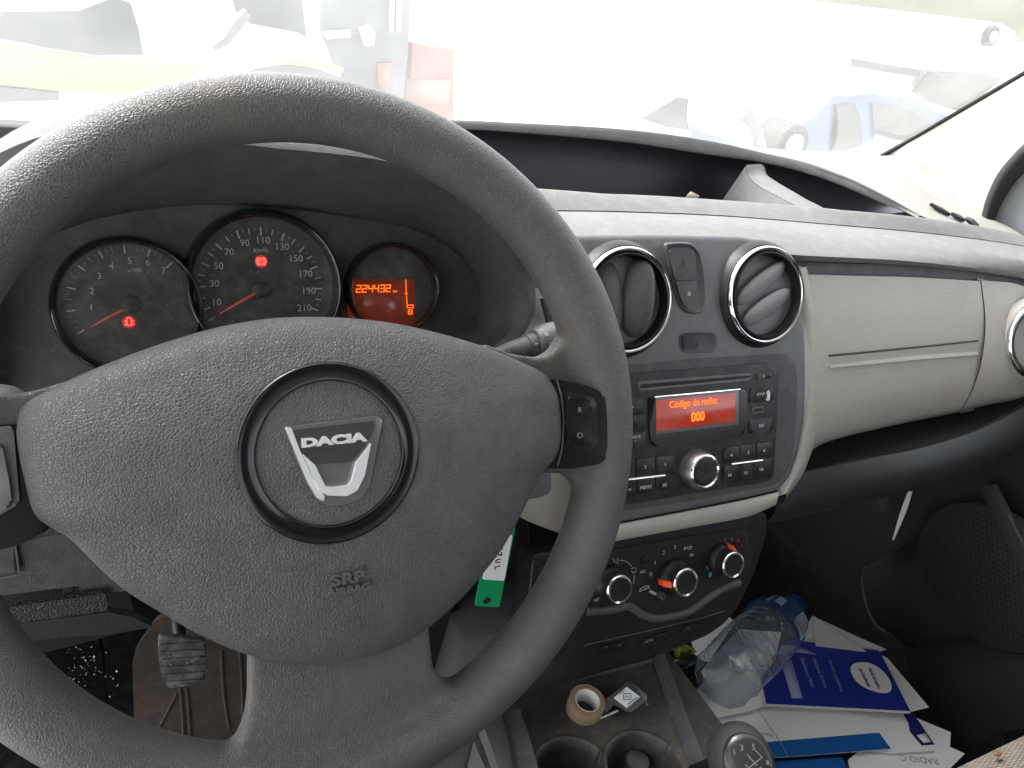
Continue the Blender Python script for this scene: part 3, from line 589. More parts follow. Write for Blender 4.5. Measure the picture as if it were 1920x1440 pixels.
# beige side trim running down beside the stack and the strip under the radio
loft('side_trim', [[pp(1470, 480, -.005), pp(1495, 600, -.003), pp(1500, 760, -.003), pp(1485, 850, -.003), pp(1450, 935, -.003)], [pp(1500, 500, .003), pp(1514, 600, .004), pp(1516, 760, .004), pp(1505, 850, .004), pp(1475, 925, .004), ], [pp(1512, 500, -.005), pp(1530, 600, .000), pp(1535, 760, .000), pp(1512, 870, -.004), pp(1470, 938, -.006)], [pp(1512, 500, -.03), pp(1530, 600, -.04), pp(1538, 770, -.05), pp(1510, 880, -.05), pp(1462, 948, -.04)]], M['beige'], da, n=40, k=4)
strip_t = [(1092, 996), (1125, 990), (1167, 981), (1300, 956), (1400, 936), (1461, 922)]
strip_b = [(1088, 1028), (1122, 1021), (1157, 1013), (1300, 987), (1400, 968), (1455, 946)]
loft('trim_strip', [pcurve(strip_t, -.012), pcurve(strip_t, .004), [pp(a_[0]*.5+b_[0]*.5, a_[1]*.5+b_[1]*.5, .007) for a_, b_ in zip(strip_t, strip_b)], pcurve(strip_b, .003), pcurve(strip_b, -.02)], M['beige'], da, n=50, k=4)
# beige trim by the column
loft('column_side_trim', [[atY(u, v, .165) for u, v in ((985, 540), (1012, 540), (1060, 540))], [atY(u, v, .15) for u, v in ((960, 640), (1005, 640), (1060, 640))], [atY(u, v, .125) for u, v in ((960, 860), (1020, 860), (1085, 860))], [atY(u, v, .112) for u, v in ((965, 945), (1000, 960), (1085, 985))], [atY(u, v, .115) for u, v in ((965, 960), (985, 975), (1080, 1012))]], M['beige'], da, n=24, k=6)
tube('trim_edge', [atY(1021, 556, .155), atY(1030, 590, .15), atY(1034, 606, .148)], .0045, M['dark'], da, 8)
# lower shelf on the passenger side
SL0 = [(1450, 905), (1498, 890), (1607, 866), (1718, 845), (1800, 822), (1860, 798), (1920, 765), (1980, 725)]
SL1 = [(1430, 985), (1551, 957), (1640, 937), (1718, 918), (1790, 898), (1850, 876), (1920, 838), (1980, 795)]
sn = [-.034, -.024, -.004, .010, .012, .01, .006, .0]
lo0 = [pp(u, v, n_+.0) for (u, v), n_ in zip(SL0, sn)]
lo1 = [pp(u, v, n_-.01) for (u, v), n_ in zip(SL1, sn)]
loft('shelf_lip', [[p+A(0, .01, -.006) for p in lo0], lo0, [a_*.6+b_*.4+A(0, -.012, 0) for a_, b_ in zip(lo0, lo1)], lo1, [p+A(0, .03, -.003) for p in lo1]], mat('shelf_plastic', (.021, .023, .024), .45, bump=[('vor', 900, .25)]), da, n=60, k=5)
loft('shelf_floor', [[p+A(0, .009, -.007) for p in lo0], [p+A(0, .16, -.02) for p in lo0]], M['black'], da, n=40, k=3)
loft('shelf_back', [[p+A(0, .16, -.03) for p in lo0], [p+A(0, .15, .12) for p in lo0]], M['black'], da, n=40, k=3)
loft('shelf_underside', [[p+A(0, .03, -.004) for p in lo1], [p+A(0, .40, .02) for p in lo1]], M['black2'], da, n=20, k=2)
# the dashboard's body carried on to the driver's door, and the core behind the visible skins
LX = [-.50, -.40, -.30, -.22, -.18]
loft('dash_side', [[A(x, .66, .0) for x in LX], [A(x, .45, .045) for x in LX], [A(x, .26, .062) for x in LX], [A(x, .19, .052) for x in LX], [A(x, .165, .02) for x in LX], [A(x, .17, -.10) for x in LX], [A(x, .22, -.17) for x in LX], [A(x, .30, -.22) for x in LX]], M['hood'], da, n=20, k=4)
KX = [-.20, -.05, .1, .25, .30]
loft('cluster_surround', [[A(x, .62, .01) for x in KX], [A(x, .40, .04) for x in KX], [A(x, .30, .035) for x in KX], [A(x, .245, -.01) for x in KX], [A(x, .215, -.08) for x in KX], [A(x, .17, -.13) for x in KX], [A(x, .16, -.20) for x in KX]], M['hood'], da, n=16, k=4)
loft('dash_cheek', [[A(.20, .31, .045), A(.22, .24, .045), A(.235, .19, .035)], [A(.20, .30, -.02), A(.215, .22, -.02), A(.225, .165, -.02)], [A(.20, .28, -.10), A(.21, .20, -.10), A(.22, .13, -.10)]], M['top'], da, n=10, k=4)
# fascia of the centre stack
fp = [(1018, 440), (1062, 438), (1250, 437), (1400, 440), (1448, 447), (1478, 464), (1497, 495), (1508, 560), (1513, 650), (1514, 720), (1511, 790), (1500, 850), (1485, 895), (1463, 921), (1400, 936), (1300, 956), (1167, 981), (1098, 990), (1092, 900), (1080, 780), (1052, 680), (1030, 600), (1022, 540)]
fo = crs(rp(PF_.abl(fp, .006), .004, 3), 240, True)
FC = A(*PF_.ab(1290, 690, .006))
def fas_n(a, b, s=0):
    tp = PF_.ab(1250, 437, 0)[1]; d = max(0, (b-(tp-.055))/.055); return .006-.009*d**2.2
rows = [[PF_.w(*(FC+(p-FC)*s), fas_n(*(FC+(p-FC)*s))-(.004*(max(0, s-.965)/.035)**2)) for p in fo] for s in (.001, .2, .4, .55, .66, .74, .8, .85, .89, .92, .945, .965, .98, .99, 1)]
rows.append([PF_.w(*(FC+(p-FC)*1.0), -.02) for p in fo])
v, f = grid(rows, True); fa = mesh('centre_fascia', v, f, M['mid'], da, True, 70)
# recess floor for the radio
z5 = zc(1140, 660, 4.5)
rcs = [(1108, 692), (1169, 686), (1300, 672), (1469, 663), (1487, 672), (1494, 700), (1493, 780), (1485, 860), (1470, 895), (1448, 910), (1300, 938), (1170, 958), (1108, 966)]
prism('radio_recess', PF_, rp(PF_.abl(rcs, .0062), .004, 3), .003, .0066, M['dark'], fa, .0015)
# vents
def vent(u, v, big, closed, par):
    a, b = PF_.ab(u, v, .012); vf = Frame(PF_.w(a, b, 0), PF_.x, PF_.y)
    vv = lathe('air_vent', vf, (0, 0), [(.0525, .002), (.0505, .008), (.0475, .0125), (.0470, .0105)], M['black'], par, 80, 50)
    lathe('chrome_ring', vf, (0, 0), [(.0470, .0105), (.0462, .0150), (.0448, .0162), (.0430, .0155), (.0418, .0120)], M['chrome'], vv, 96, 60)
    lathe('vent_barrel', vf, (0, 0), [(.0418, .0120), (.0410, .0165), (.0398, .0168), (.0385, .010), (.037, -.012), (.02, -.03), (0, -.03)], M['black'], vv, 80, 60)
    if closed:
        ell('flap', vf, (-.0150, -.001, .004), (.0345, .0165, .009), M['dark'], vv, 1, .75, rot=radians(96), tilt=radians(8))
        ell('flap', vf, (.0120, .001, .010), (.0340, .0150, .0085), M['dark'], vv, 1, .8, rot=radians(84), tilt=radians(-35))
    else:
        ell('flap', vf, (-.001, .0105, .006), (.0345, .0125, .0055), M['flap'], vv, .9, .85, rot=radians(31), tilt=radians(28))
        ell('flap', vf, (.0065, -.0125, .006), (.0330, .0125, .0055), M['flap'], vv, .9, .85, rot=radians(27), tilt=radians(28))
        lathe('vent_hub', vf, (.004, -.002), [(0, .004), (.006, .003), (.008, -.01)], M['black'], vv, 20)
    return vv
vent(1436, 553, 1, False, da); vent(1176, 563, 1, True, da)
# side vent at the far end
sa_, sb_ = PF_.ab(1925, 638, .012); vf = Frame(PF_.w(sa_+.016, sb_, .01), (1, -.25, 0), PF_.y)
vv = lathe('air_vent', vf, (0, 0), [(.052, -.002), (.050, .004), (.047, .008)], M['beige'], da, 64, 50)
lathe('chrome_ring', vf, (0, 0), [(.047, .008), (.0462, .0135), (.044, .0145), (.041, .010)], M['chrome'], vv, 80, 60)
lathe('vent_barrel', vf, (0, 0), [(.041, .010), (.039, .012), (.037, .002), (.034, -.01), (0, -.015)], M['dark'], vv, 64, 60)
# hazard and lock buttons
z4b = zc(1040, 420, 3.692)
def fab(*p, n=.008): return PF_.abl(z4b(*p), n)
hx_ = [A(*p) for p in rp(fab(765, 140, 850, 132, 945, 136, 1000, 190, 1030, 330, 1042, 500, 1032, 600, 985, 618, 905, 604, 870, 560, 815, 380), .004)]; hc_ = np.mean(hx_, 0)
v, f = grid([[PF_.w(*(hc_+(p-hc_)*s_), n_) for p in hx_] for s_, n_ in ((1.04, .0060), (1.02, .0078), (.985, .0084), (.955, .0076), (.90, .0064), (.86, .0062), (.001, .0062))], True); mesh('button_bezel', v, f, M['flapd'], fa, True, 50)
prism('hazard_button', PF_, rp(fab(785, 185, 830, 168, 935, 168, 965, 190, 978, 300, 982, 386, 834, 390, 800, 270, n=.009), .002), .008, .0098, M['dark'], fa, .001)
prism('lock_button', PF_, rp(fab(838, 396, 982, 392, 986, 480, 984, 560, 940, 580, 895, 570, 865, 500, n=.009), .002), .008, .0098, M['dark'], fa, .001)
q = PF_.px(1285, 550); c_ = PF_.ab(1292, 551, .01)
strokes('lock_symbol', PF_, [[(c_[0]-3*q, c_[1]-3*q), (c_[0]+3*q, c_[1]-3*q)], [(c_[0]-3*q, c_[1]-1*q), (c_[0]+3*q, c_[1]-1*q)], [(c_[0]-3*q, c_[1]+.3*q), (c_[0]+3*q, c_[1]+.3*q)], [(c_[0]-2*q, c_[1]+1*q), (c_[0]-2*q, c_[1]+4*q), (c_[0]+2*q, c_[1]+4*q), (c_[0]+2*q, c_[1]+1*q)]], 1.3*q, .0099, M['white'], fa)
c_ = PF_.ab(1281, 494, .01)
strokes('hazard_symbol', PF_, [[(c_[0]-7*q, c_[1]-6*q), (c_[0]+7*q, c_[1]-6*q), (c_[0], c_[1]+7*q), (c_[0]-7*q, c_[1]-6*q)], [(c_[0]-3*q, c_[1]-3.5*q), (c_[0]+3*q, c_[1]-3.5*q), (c_[0], c_[1]+2*q), (c_[0]-3*q, c_[1]-3.5*q)]], .7*q, .0099, mat('dim_red', (.10, .03, .02), .5), fa)
# blank slot under the hazard buttons
sl_ = rp(fab(866, 765, 905, 752, 1080, 752, 1112, 775, 1112, 850, 1085, 885, 905, 892, 868, 860, n=.006), .004, 4)
sx_ = [A(*p) for p in sl_]; cc_ = np.mean(sx_, 0)
rows = [[PF_.w(*(cc_+(p-cc_)*s), n_) for p in sx_] for s, n_ in ((1.04, .0064), (1.0, .0072), (.96, .0068), (.90, .0064), (.001, .0062))]
v, f = grid(rows, True); slot = mesh('switch_blank', v, f, M['hood'], fa, True, 40)
prism('slot_button', PF_, rp(fab(880, 775, 985, 765, 990, 860, 882, 870, n=.007), .003), .0062, .0074, M['black'], fa, .0006)
# ---------------- radio ----------------
rd = thing('car_radio', 'black car radio with a red lit code display, set in the centre stack', 'radio', PF_.w(*PF_.ab(1310, 800, 0), 0))
RF = PF_; n0 = .0075
r5 = lambda *p: RF.abl(z5(*p), .0105)
fpz = prism('faceplate', RF, rp(RF.abl([(1116, 706), (1172, 701), (1300, 692), (1440, 681), (1455, 688), (1460, 720), (1456, 800), (1449, 896), (1436, 904), (1300, 925), (1173, 947), (1116, 956)], .0095), .004), .0066, .0095, M['radio'], rd, .001)
FN = .0095
def rbtn(name, *p, r=.002, h=.0013, par=None, m=None):
    return prism(name, RF, rp(r5(*p), r, 3), FN, FN+h, m or M['radio'], par or rd, .0007)
# cd slot
rbtn('disc_slot', 250, 262, 275, 250, 1150, 182, 1210, 180, 1215, 225, 1180, 240, 280, 325, 252, 310, h=.0010, m=M['mid'])
rbtn('slot_opening', 270, 272, 1150, 200, 1205, 196, 1205, 212, 1160, 222, 275, 308, h=.0012, m=M['black2'], r=.001)
rbtn('eject_button', 1255, 180, 1370, 168, 1380, 190, 1375, 225, 1260, 236, 1252, 215)
rbtn('round_button', 150, 270, 190, 272, 205, 300, 190, 335, 150, 340)
ds = rbtn('display_bezel', 345, 385, 390, 370, 1120, 305, 1165, 330, 1172, 400, 1160, 640, 1130, 715, 430, 805, 375, 790, 350, 700, h=.0016, m=M['gloss2'], r=.003)
rbtn('display_glass', 397, 385, 1098, 318, 1098, 612, 402, 697, h=.0018, par=ds, m=mat('display_frame', (.12, .12, .115), .3), r=.0003)
rbtn('display', 400, 405, 1075, 345, 1065, 585, 402, 668, h=.0020, par=ds, m=M['lcd2'], r=.0003)
dn = FN+.0021
text('display_text', RF, [tpx(RF, 1140+725/4.5, 660+428/4.5, 12.5, 'Código de radio:', -.0, .012, .00005, .92), tpx(RF, 1140+760/4.5, 660+548/4.5, 17, '000', 0, .012, .0003, .86)], M['seg'], ds, n=dn)
rbtn('display_edge', 385, 372, 1110, 308, 1112, 320, 388, 388, h=.0024, par=ds, m=M['chrome'], r=.0004)
b1 = rbtn('setup_button', 1200, 320, 1230, 298, 1380, 285, 1400, 310, 1395, 408, 1195, 432)
rbtn('lower_button', 1190, 575, 1395, 545, 1395, 650, 1370, 675, 1215, 692, 1188, 670)
rbtn('usb_port', 1222, 472, 1312, 460, 1312, 512, 1222, 524, h=.0006, m=M['mid'], r=.0003)
rbtn('usb_opening', 1232, 480, 1304, 470, 1304, 498, 1232, 506, h=.0009, m=M['black2'], r=.0002)
rbtn('worn_patch', 1335, 335, 1358, 320, 1366, 350, 1362, 405, 1330, 412, 1342, 370, h=.0016, m=mat('worn_white', (.6, .6, .58), .5), r=.0005)
for k, (pts) in enumerate(((150, 395, 290, 392, 305, 430, 305, 522, 150, 530), (150, 540, 310, 530, 318, 662, 150, 676), (150, 685, 318, 672, 322, 790, 290, 805, 150, 815))): rbtn('rocker_button', *pts)
lathe('aux_socket', RF, RF.ab(1140+207/4.5, 660+622/4.5, .0105), [(.0042, FN+.0014), (.0038, FN+.0022), (.0028, FN+.0018), (.0026, FN-.0001), (0, FN-.0001)], M['black2'], rd, 24)
for pts in ((150, 920, 228, 908, 232, 1060, 150, 1075), (232, 906, 398, 885, 402, 1040, 236, 1058), (402, 884, 545, 873, 568, 900, 565, 1018, 406, 1038), (975, 838, 1000, 812, 1108, 792, 1110, 925, 975, 945), (1112, 790, 1248, 772, 1250, 905, 1112, 922), (1252, 770, 1385, 758, 1400, 790, 1398, 880, 1252, 902)):
    rbtn('preset_button', *pts, r=.0012)
for pts in ((150, 1085, 238, 1072, 240, 1205, 150, 1218), (242, 1070, 396, 1050, 398, 1180, 244, 1203), (400, 1049, 550, 1030, 640, 1080, 600, 1150, 402, 1178), (975, 960, 1105, 940, 1105, 1092, 995, 1115, 970, 1095), (1108, 938, 1228, 920, 1228, 1072, 1108, 1090), (1230, 918, 1388, 895, 1375, 1035, 1310, 1058, 1230, 1070)):
    rbtn('function_button', *pts, r=.0012)
for a_, b_ in (((150, 1080), (480, 1042)), ((1042, 948), (1302, 914))):
    tube('chrome_bar', [RF.w(*RF.ab(1140+p[0]/4.5, 660+p[1]/4.5, .0115), FN+.0018) for p in (a_, b_)], .0013, M['chrome'], rd, 10)
def t5(x, y, cap, s, m=0): return tpx(RF, 1140+x/4.5, 660+y/4.5, cap, s, 0, .011)
for it_ in ([t5(210, 468, 7, '+'), t5(230, 748, 6, '-'), t5(240, 718, 5, 'MUTE'), t5(315, 972, 6, '2'), t5(483, 950, 6, '3'), t5(1042, 872, 6, '4'), t5(1185, 850, 6, '5'), t5(1318, 832, 6, '6'), t5(318, 1142, 6.5, 'MENU'), t5(185, 1160, 5, 'A/'), t5(1296, 622, 5.5, 'RST'), t5(1290, 357, 5, 'SETUP'), t5(1295, 992, 5, 'TEL')]): text('button_legend', RF, [it_], M['rprint'], rd, n=FN+.0014)
q = RF.px(1300, 800)
def at5(x, y): return RF.ab(1140+x/4.5, 660+y/4.5, .011)
c1, c2, c3_, c4 = at5(478, 1122), at5(1030, 1038), at5(1162, 1018), at5(1316, 205)
def mk(c, l): return [[(c[0]+x*q, c[1]+y*q) for x, y in s_] for s_ in l]
strokes('button_symbols', RF, mk(c1, [[(-4, -3), (-4, 3)], [(-3, 0), (0, 3), (0, -3), (-3, 0)], [(1, 0), (4, 3), (4, -3), (1, 0)]])+mk(c2, [[(-4, 3), (-4, -3), (-1, 0), (-4, 3)], [(1, 3), (1, -3), (4, 0), (1, 3)]])+mk(c3_, [[(-4, 1), (3, 1), (4, -1), (3, -3), (-3, -3)], [(-4, 1), (-2, 3)], [(-4, 1), (-2, -1)]])+mk(c4, [[(-2, 0), (2, 0), (0, 2.5), (-2, 0)], [(-2, -1.5), (2, -1.5)]]), .9*q, FN+.0014, M['white'], rd)
# volume knob
ka, kb = RF.ab(1322, 884, .024); VF = Frame(RF.w(ka, kb, FN), RF.x, RF.y)
kb_ = lathe('volume_knob', VF, (0, 0), [(.0185, 0), (.0180, .006), (.0172, .013), (.0165, .0145)], M['satin'], rd, 64, 50)
lathe('chrome_ring', VF, (0, 0), [(.0165, .0145), (.0160, .0162), (.0145, .0168), (.0135, .0155)], M['chrome'], kb_, 64, 60)
lathe('knob_cap', VF, (0, 0), [(.0135, .0155), (.0128, .0158), (.008, .0155), (0, .0152)], M['radio'], kb_, 48, 60)
# ---------------- climate controls ----------------
cc = thing('climate_control', 'black heater control panel with three chrome rimmed knobs', 'heater controls', PF_.w(*PF_.ab(1270, 1090, -.02), -.02))
HF = Frame(PF_.w(0, 0, -.012), PF_.x, PF_.y)
hp = [(1000, 1040), (1060, 1032), (1157, 1012), (1300, 986), (1437, 959), (1441, 985), (1434, 1012), (1413, 1077), (1384, 1137), (1359, 1168), (1328, 1190), (1250, 1224), (1180, 1240), (1090, 1247), (1040, 1240), (980, 1230)]
prism('control_panel', HF, rp(HF.abl(hp), .006, 3), -.03, 0, M['black'], cc, .003, 3)
prism('panel_inset', HF, rp(HF.abl([(1010, 1062), (1157, 1028), (1300, 1003), (1395, 990), (1418, 1010), (1404, 1060), (1390, 1085), (1350, 1098), (1325, 1115), (1290, 1138), (1235, 1150), (1205, 1145), (1180, 1128), (1150, 1134), (1010, 1150)]), .004, 3), -.001, .0012, M['black2'], cc, .0005)
rb = HF.abl([(1100, 1146), (1150, 1142), (1180, 1136), (1205, 1152), (1235, 1158), (1290, 1146), (1325, 1122), (1352, 1105), (1385, 1092)])
tube('panel_ridge', [HF.w(*p, .0005) for p in rb], .0042, M['mid'] if 0 else M['dark'], cc, 10, 40)
z6 = zc(1080, 960, 4.8)
kn0 = None
def knob(u, v, r, ang, m, h=.021):
    a, b = HF.ab(u, v, h); kf = Frame(HF.w(a, b, 0), HF.x, HF.y)
    k = lathe('rotary_knob', kf, (0, 0), [(r*1.32, .0010), (r*1.30, .006), (r*1.1, .0085), (r*1.02, .010), (r*.98, h-.003)], M['black'], cc, 48, 45)
    lathe('chrome_ring', kf, (0, 0), [(r*.98, h-.003), (r*1.06, h-.002), (r*1.08, h), (r*1.0, h+.0012), (r*.86, h+.0008)], M['chrome'], k, 64, 60)
    lathe('knob_cap', kf, (0, 0), [(r*.86, h+.0006), (r*.5, h+.0002), (0, h)], M['black'], k, 40, 60)
    if m:
        a_ = radians(ang); o_, i_ = r*1.36, r*.95; t = r*.22; ca, sa2 = cos(a_), sin(a_)
        vs_ = [kf.w(x*ca-y*sa2, x*sa2+y*ca, n) for x, y, n in ((o_, -t, .002), (o_, t, .002), (o_*.98, t, .0095), (o_*.98, -t, .0095), (i_*1.08, t, h-.004), (i_*1.08, -t, h-.004), (i_*.6, t, .002), (i_*.6, -t, .002))]
        mesh('pointer', vs_, [(0, 1, 2, 3), (3, 2, 4, 5), (5, 4, 6, 7), (0, 3, 5, 7), (1, 2, 4, 6), (0, 1, 6, 7)], m, k, False)
    return k
knob(1286, 1092, .0135, 188, M['orange']); knob(1162, 1105, .0130, 130, None); knob(1375, 1059, .0128, 62, M['orange'])
def t6(x, y, cap, s): return tpx(HF, 1080+x/4.8, 960+y/4.8, cap, s, 0, .0015)
def h6(*p): return HF.abl(z6(*p), .0015)
text('scale_numerals', HF, [t6(673, 562, 8, '0'), t6(712, 458, 8, '1'), t6(788, 366, 8, '2'), t6(890, 318, 8, '3'), t6(978, 328, 8, '4'), t6(600, 538, 5.5, 'A/C')], M['white'], cc, n=.0015)
for nm_, ls_ in (('airflow_arc', [h6(400, 435, 440, 440, 475, 460, 500, 487), h6(520, 570, 524, 600, 518, 640)]), ('face_vent_symbol', [h6(335, 425, 345, 440), h6(370, 415, 385, 440), h6(345, 450, 365, 450, 380, 462)]),
    ('foot_vent_symbol', [h6(500, 510, 520, 500, 540, 510), h6(500, 530, 515, 550, 530, 540, 545, 525)]), ('recirculation_symbol', [h6(570, 715, 580, 690, 630, 665, 660, 665, 640, 690, 600, 705, 570, 715), h6(620, 690, 665, 685)]),
    ('demist_symbol', [h6(1000, 315, 1040, 310, 1035, 330, 1005, 335, 1000, 315)]), ('fan_symbol', [h6(1030, 375, 1055, 395), h6(1055, 375, 1030, 400), h6(1025, 388, 1060, 388)]), ('screen_symbol', [h6(165, 790, 205, 775, 200, 795, 170, 805, 165, 790)]), ('seat_symbol', [h6(215, 715, 230, 690, 245, 715)])):
    strokes(nm_, HF, ls_, .0007, .0013, M['white'], cc)
strokes('recirculation_mark', HF, [h6(668, 715, 715, 738)], .0028, .0013, M['white'], cc)
def dots(name, ps, m): 
    for (x, y, r) in ps: pass
    V_, F_ = [], []
    for (x, y, r) in ps:
        c = HF.ab(1080+x/4.8, 960+y/4.8, .0015); k = len(V_); V_ += [HF.w(c[0]+r*cos(t*pi/4), c[1]+r*1.3*sin(t*pi/4), .0016) for t in range(8)]; F_.append(tuple(range(k, k+8)))
    mesh(name, V_, F_, m, cc, False)
dots('warm_dots', [(1220, 358, .0007), (1273, 298, .0008), (1340, 252, .0010), (1404, 243, .0011), (1460, 258, .0011), (1492, 302, .0011)], mat('red_print', (.45, .03, .02), .5))
dots('cold_dots', [(1183, 500, .0018), (1207, 565, .0022)], M['blue']); dots('neutral_dot', [(1185, 433, .0011)], M['dim'])
prism('slide_tab', HF, rp(h6(720, 755, 760, 705, 800, 720, 770, 790), .001), .001, .006, M['dark'], cc, .0008)
prism('round_button', HF, rp(h6(585, 420, 620, 395, 655, 410, 655, 445, 615, 465, 585, 450), .002), .001, .0024, M['black'], cc, .0006)
# lower switch strip
z8 = zc(1080, 1100, 6.857)
def h8(*p): return HF.abl(z8(*p), .001)
strokes('strip_edge', HF, [h8(110, 770, 160, 740, 400, 690, 800, 600, 1200, 505, 1600, 410, 1915, 315)], .0006, .0002, M['mid'], cc, .0006)
for pts in ((255, 870, 310, 760, 650, 680, 600, 790, 420, 850), (820, 765, 870, 655, 1210, 560, 1165, 680, 1000, 740), (1345, 590, 1400, 500, 1790, 395, 1710, 500, 1560, 560)):
    prism('rocker_switch', HF, rp(h8(*pts), .001), -.001, .0022, M['gloss2'], cc, .0008)
text('switch_legends', HF, [tpx(HF, 1080+945/6.857, 1100+700/6.857, 4.5, 'AUTO', 4, .003), tpx(HF, 1080+1450/6.857, 1100+538/6.857, 4, '»', 0, .003)], M['dim'], cc, n=.0024)
text('switch_legends', HF, [tpx(HF, 1080+385/6.857, 1100+782/6.857, 4, 'ON', 4, .003), tpx(HF, 1080+565/6.857, 1100+755/6.857, 4, 'OFF', 4, .003)], mat('faint_print', (.07, .07, .07), .5), cc, n=.0024)
# ---------------- knee area left of / below the column ----------------
KN = Frame((0, .13, -.25), (1, 0, 0), (0, -.15, 1))
def kp(name, pts, n0_, n1_, m, par, r=.003, b=.002): return prism(name, KN, rp(KN.abl(pts, n1_), r, 3), n0_, n1_, m, par, b, 3)
kn = da
kp('knee_panel', [(-160, 1090), (-60, 1000), (60, 940), (160, 960), (260, 1050), (260, 1090), (200, 1095), (150, 1098), (0, 1117), (-160, 1140)], -.02, .0, M['dark'], da, b=.003)
kp('fuse_cover', [(-80, 1000), (24, 1012), (33, 1074), (-80, 1090)], -.001, .003, M['hood'], da)
strokes('cover_edge', KN, [KN.abl([(27, 1014), (36, 1077), (-40, 1090)], .003)], .0012, .0022, M['mid'], da, .0012)
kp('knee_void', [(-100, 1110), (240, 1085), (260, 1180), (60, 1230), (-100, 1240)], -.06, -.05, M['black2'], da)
kp('bracket', [(118, 1090), (137, 1090), (137, 1125), (118, 1128)], -.04, -.01, M['brown'], da, .001, .001)
kp('inner_cowl', [(142, 1085), (230, 1080), (240, 1110), (152, 1116)], -.04, -.012, M['mid'], da, .004, .003)
kp('lower_tray', [(8, 1140), (200, 1113), (204, 1146), (34, 1168), (-40, 1175), (-60, 1145)], -.008, -.004, M['tray'], da, .002)
kp('tray_lip', [(30, 1170), (204, 1148), (250, 1158), (288, 1176), (200, 1190), (100, 1196), (66, 1202), (-30, 1215), (-30, 1178)], -.018, -.012, M['rail2'], da, .002)
# panels between wheel and centre stack
SPn = Frame((.2, .15, -.3), (1, .35, 0), (0, -.2, 1))
def sp(name, pts, n0_, n1_, m, par, r=.003, b=.002): return prism(name, SPn, rp(SPn.abl(pts, n1_), r, 3), n0_, n1_, m, par, b, 3)
sp('stack_side_panel', [(700, 1180), (700, 900), (980, 950), (1090, 1010), (1140, 1020), (1120, 1300), (1000, 1400), (860, 1420), (700, 1420)], -.03, -.006, mat('side_plastic', (.022, .022, .024), .55, bump=[('vor', 900, .2)]), da, .01)
sp('lower_column_trim', [(760, 1150), (920, 1140), (925, 1200), (900, 1330), (820, 1340), (780, 1300)], -.008, .002, M['door'], da, .01, .003)
tube('panel_joint', [SPn.w(*SPn.ab(u, v, -.005), -.005) for u, v in ((990, 980), (995, 1050), (1000, 1110), (990, 1180))], .0008, M['black2'], da, 6)
# ---------------- centre console ----------------
co_ = thing('centre_console', 'grimy dark centre console tray with two cup holders', 'centre console', (.30, .0, -.66))
zt = -.40
def tz(u, v, z=zt): return atZ(u, v, z)
# tray floor with two cup holes, built as a fine grid lowered inside the cups
P0, P1, P2 = tz(1045, 1250), tz(1232, 1222), tz(1322, 1480)
cup = [(tz(1075, 1452), .036), (tz(1208, 1440), .036)]
xs = np.linspace(.17, .425, 104); ys = np.linspace(-.16, .14, 120)
ft = tz(1180, 1365)[1]
rows = []
for y in ys:
    row = []
    for x in xs:
        z = zt
        # raised lip of the cup-holder block
        for c, r in cup:
            d = np.hypot(x-c[0], y-c[1]); t = min(1, max(0, (r+.0025-d)/.004)); z = min(z, zt-.052*(t*t*(3-2*t))) if d < r+.003 else z
        # shallow dish in front
        row.append(A(x, y, z+.0*x))
    rows.append(row)
v, f = grid(rows); ct = mesh('tray', v, f, M['grime'], co_, True, 70)
for c, r in cup:
    cf = Frame(A(c[0], c[1], zt), (1, 0, 0), (0, 1, 0)); pr_ = [(r+.006, .0), (r+.005, .0025), (r+.002, .003), (r, .001), (r-.001, -.01)]
    rows = [[cf.w(rr2*cos(t), rr2*sin(t), n) for t in np.linspace(radians(20), radians(200) if c is cup[0][0] else radians(170), 40)] for rr2, n in pr_]
    v, f = grid(rows); mesh('cup_rim', v, f, M['grime'], co_, True, 60)
lathe('cup_post', Frame(tz(1192, 1438, zt-.03), (1, 0, 0), (0, 1, 0)), (0, 0), [(0, .012), (.011, .011), (.0125, .009), (.0125, -.02)], M['dark'], co_, 32)
# rails
r0, r1 = atZ(1224, 1226, zt+.01), atZ(1244, 1222, zt+.01); r2, r3 = atZ(1330, 1470, zt+.01), atZ(1352, 1470, zt+.01)
def wallloft(name, top_a, top_b, depth_a, depth_b, m, par):
    a, b = [A(*p) for p in top_a], [A(*p) for p in top_b]
    return loft(name, [[p+A(*depth_a) for p in a], [p+A(0, 0, -.003) for p in a], a, b, [p+A(0, 0, -.003) for p in b], [p+A(*depth_b) for p in b]], m, par, n=16, k=3)
wallloft('side_rail', [atZ(1220, 1200, zt+.01), atZ(1265, 1330, zt+.01), atZ(1312, 1455, zt+.01), atZ(1345, 1560, zt+.01)], [atZ(1244, 1200, zt+.01), atZ(1288, 1325, zt+.01), atZ(1334, 1450, zt+.01), atZ(1366, 1555, zt+.01)], (-.004, 0, -.03), (.02, 0, -.26), M['rail'], co_)
wallloft('side_rail', [atZ(900, 1340, zt+.02), atZ(930, 1420, zt+.02), atZ(960, 1500, zt+.02)], [atZ(975, 1330, zt+.02), atZ(1000, 1410, zt+.02), atZ(1025, 1500, zt+.02)], (-.01, 0, -.22), (.004, 0, -.04), M['rail'], co_)
loft('tray_back', [[tz(1000, 1290), tz(1100, 1272), tz(1232, 1240)], [tz(1010, 1270)+A(0, .01, .02), tz(1100, 1255)+A(0, .01, .02), tz(1232, 1225)+A(0, .01, .02)], [tz(1020, 1260)+A(0, .02, .12), tz(1100, 1250)+A(0, .02, .12), tz(1222, 1220)+A(0, .02, .12)]], M['grime'], co_, n=14, k=4)
loft('tray_side', [[tz(960, 1340), tz(985, 1420), tz(1000, 1500)], [tz(940, 1330)+A(-.012, 0, .03), tz(965, 1420)+A(-.012, 0, .03), tz(980, 1500)+A(-.012, 0, .03)]], M['grime'], co_, n=14, k=4)
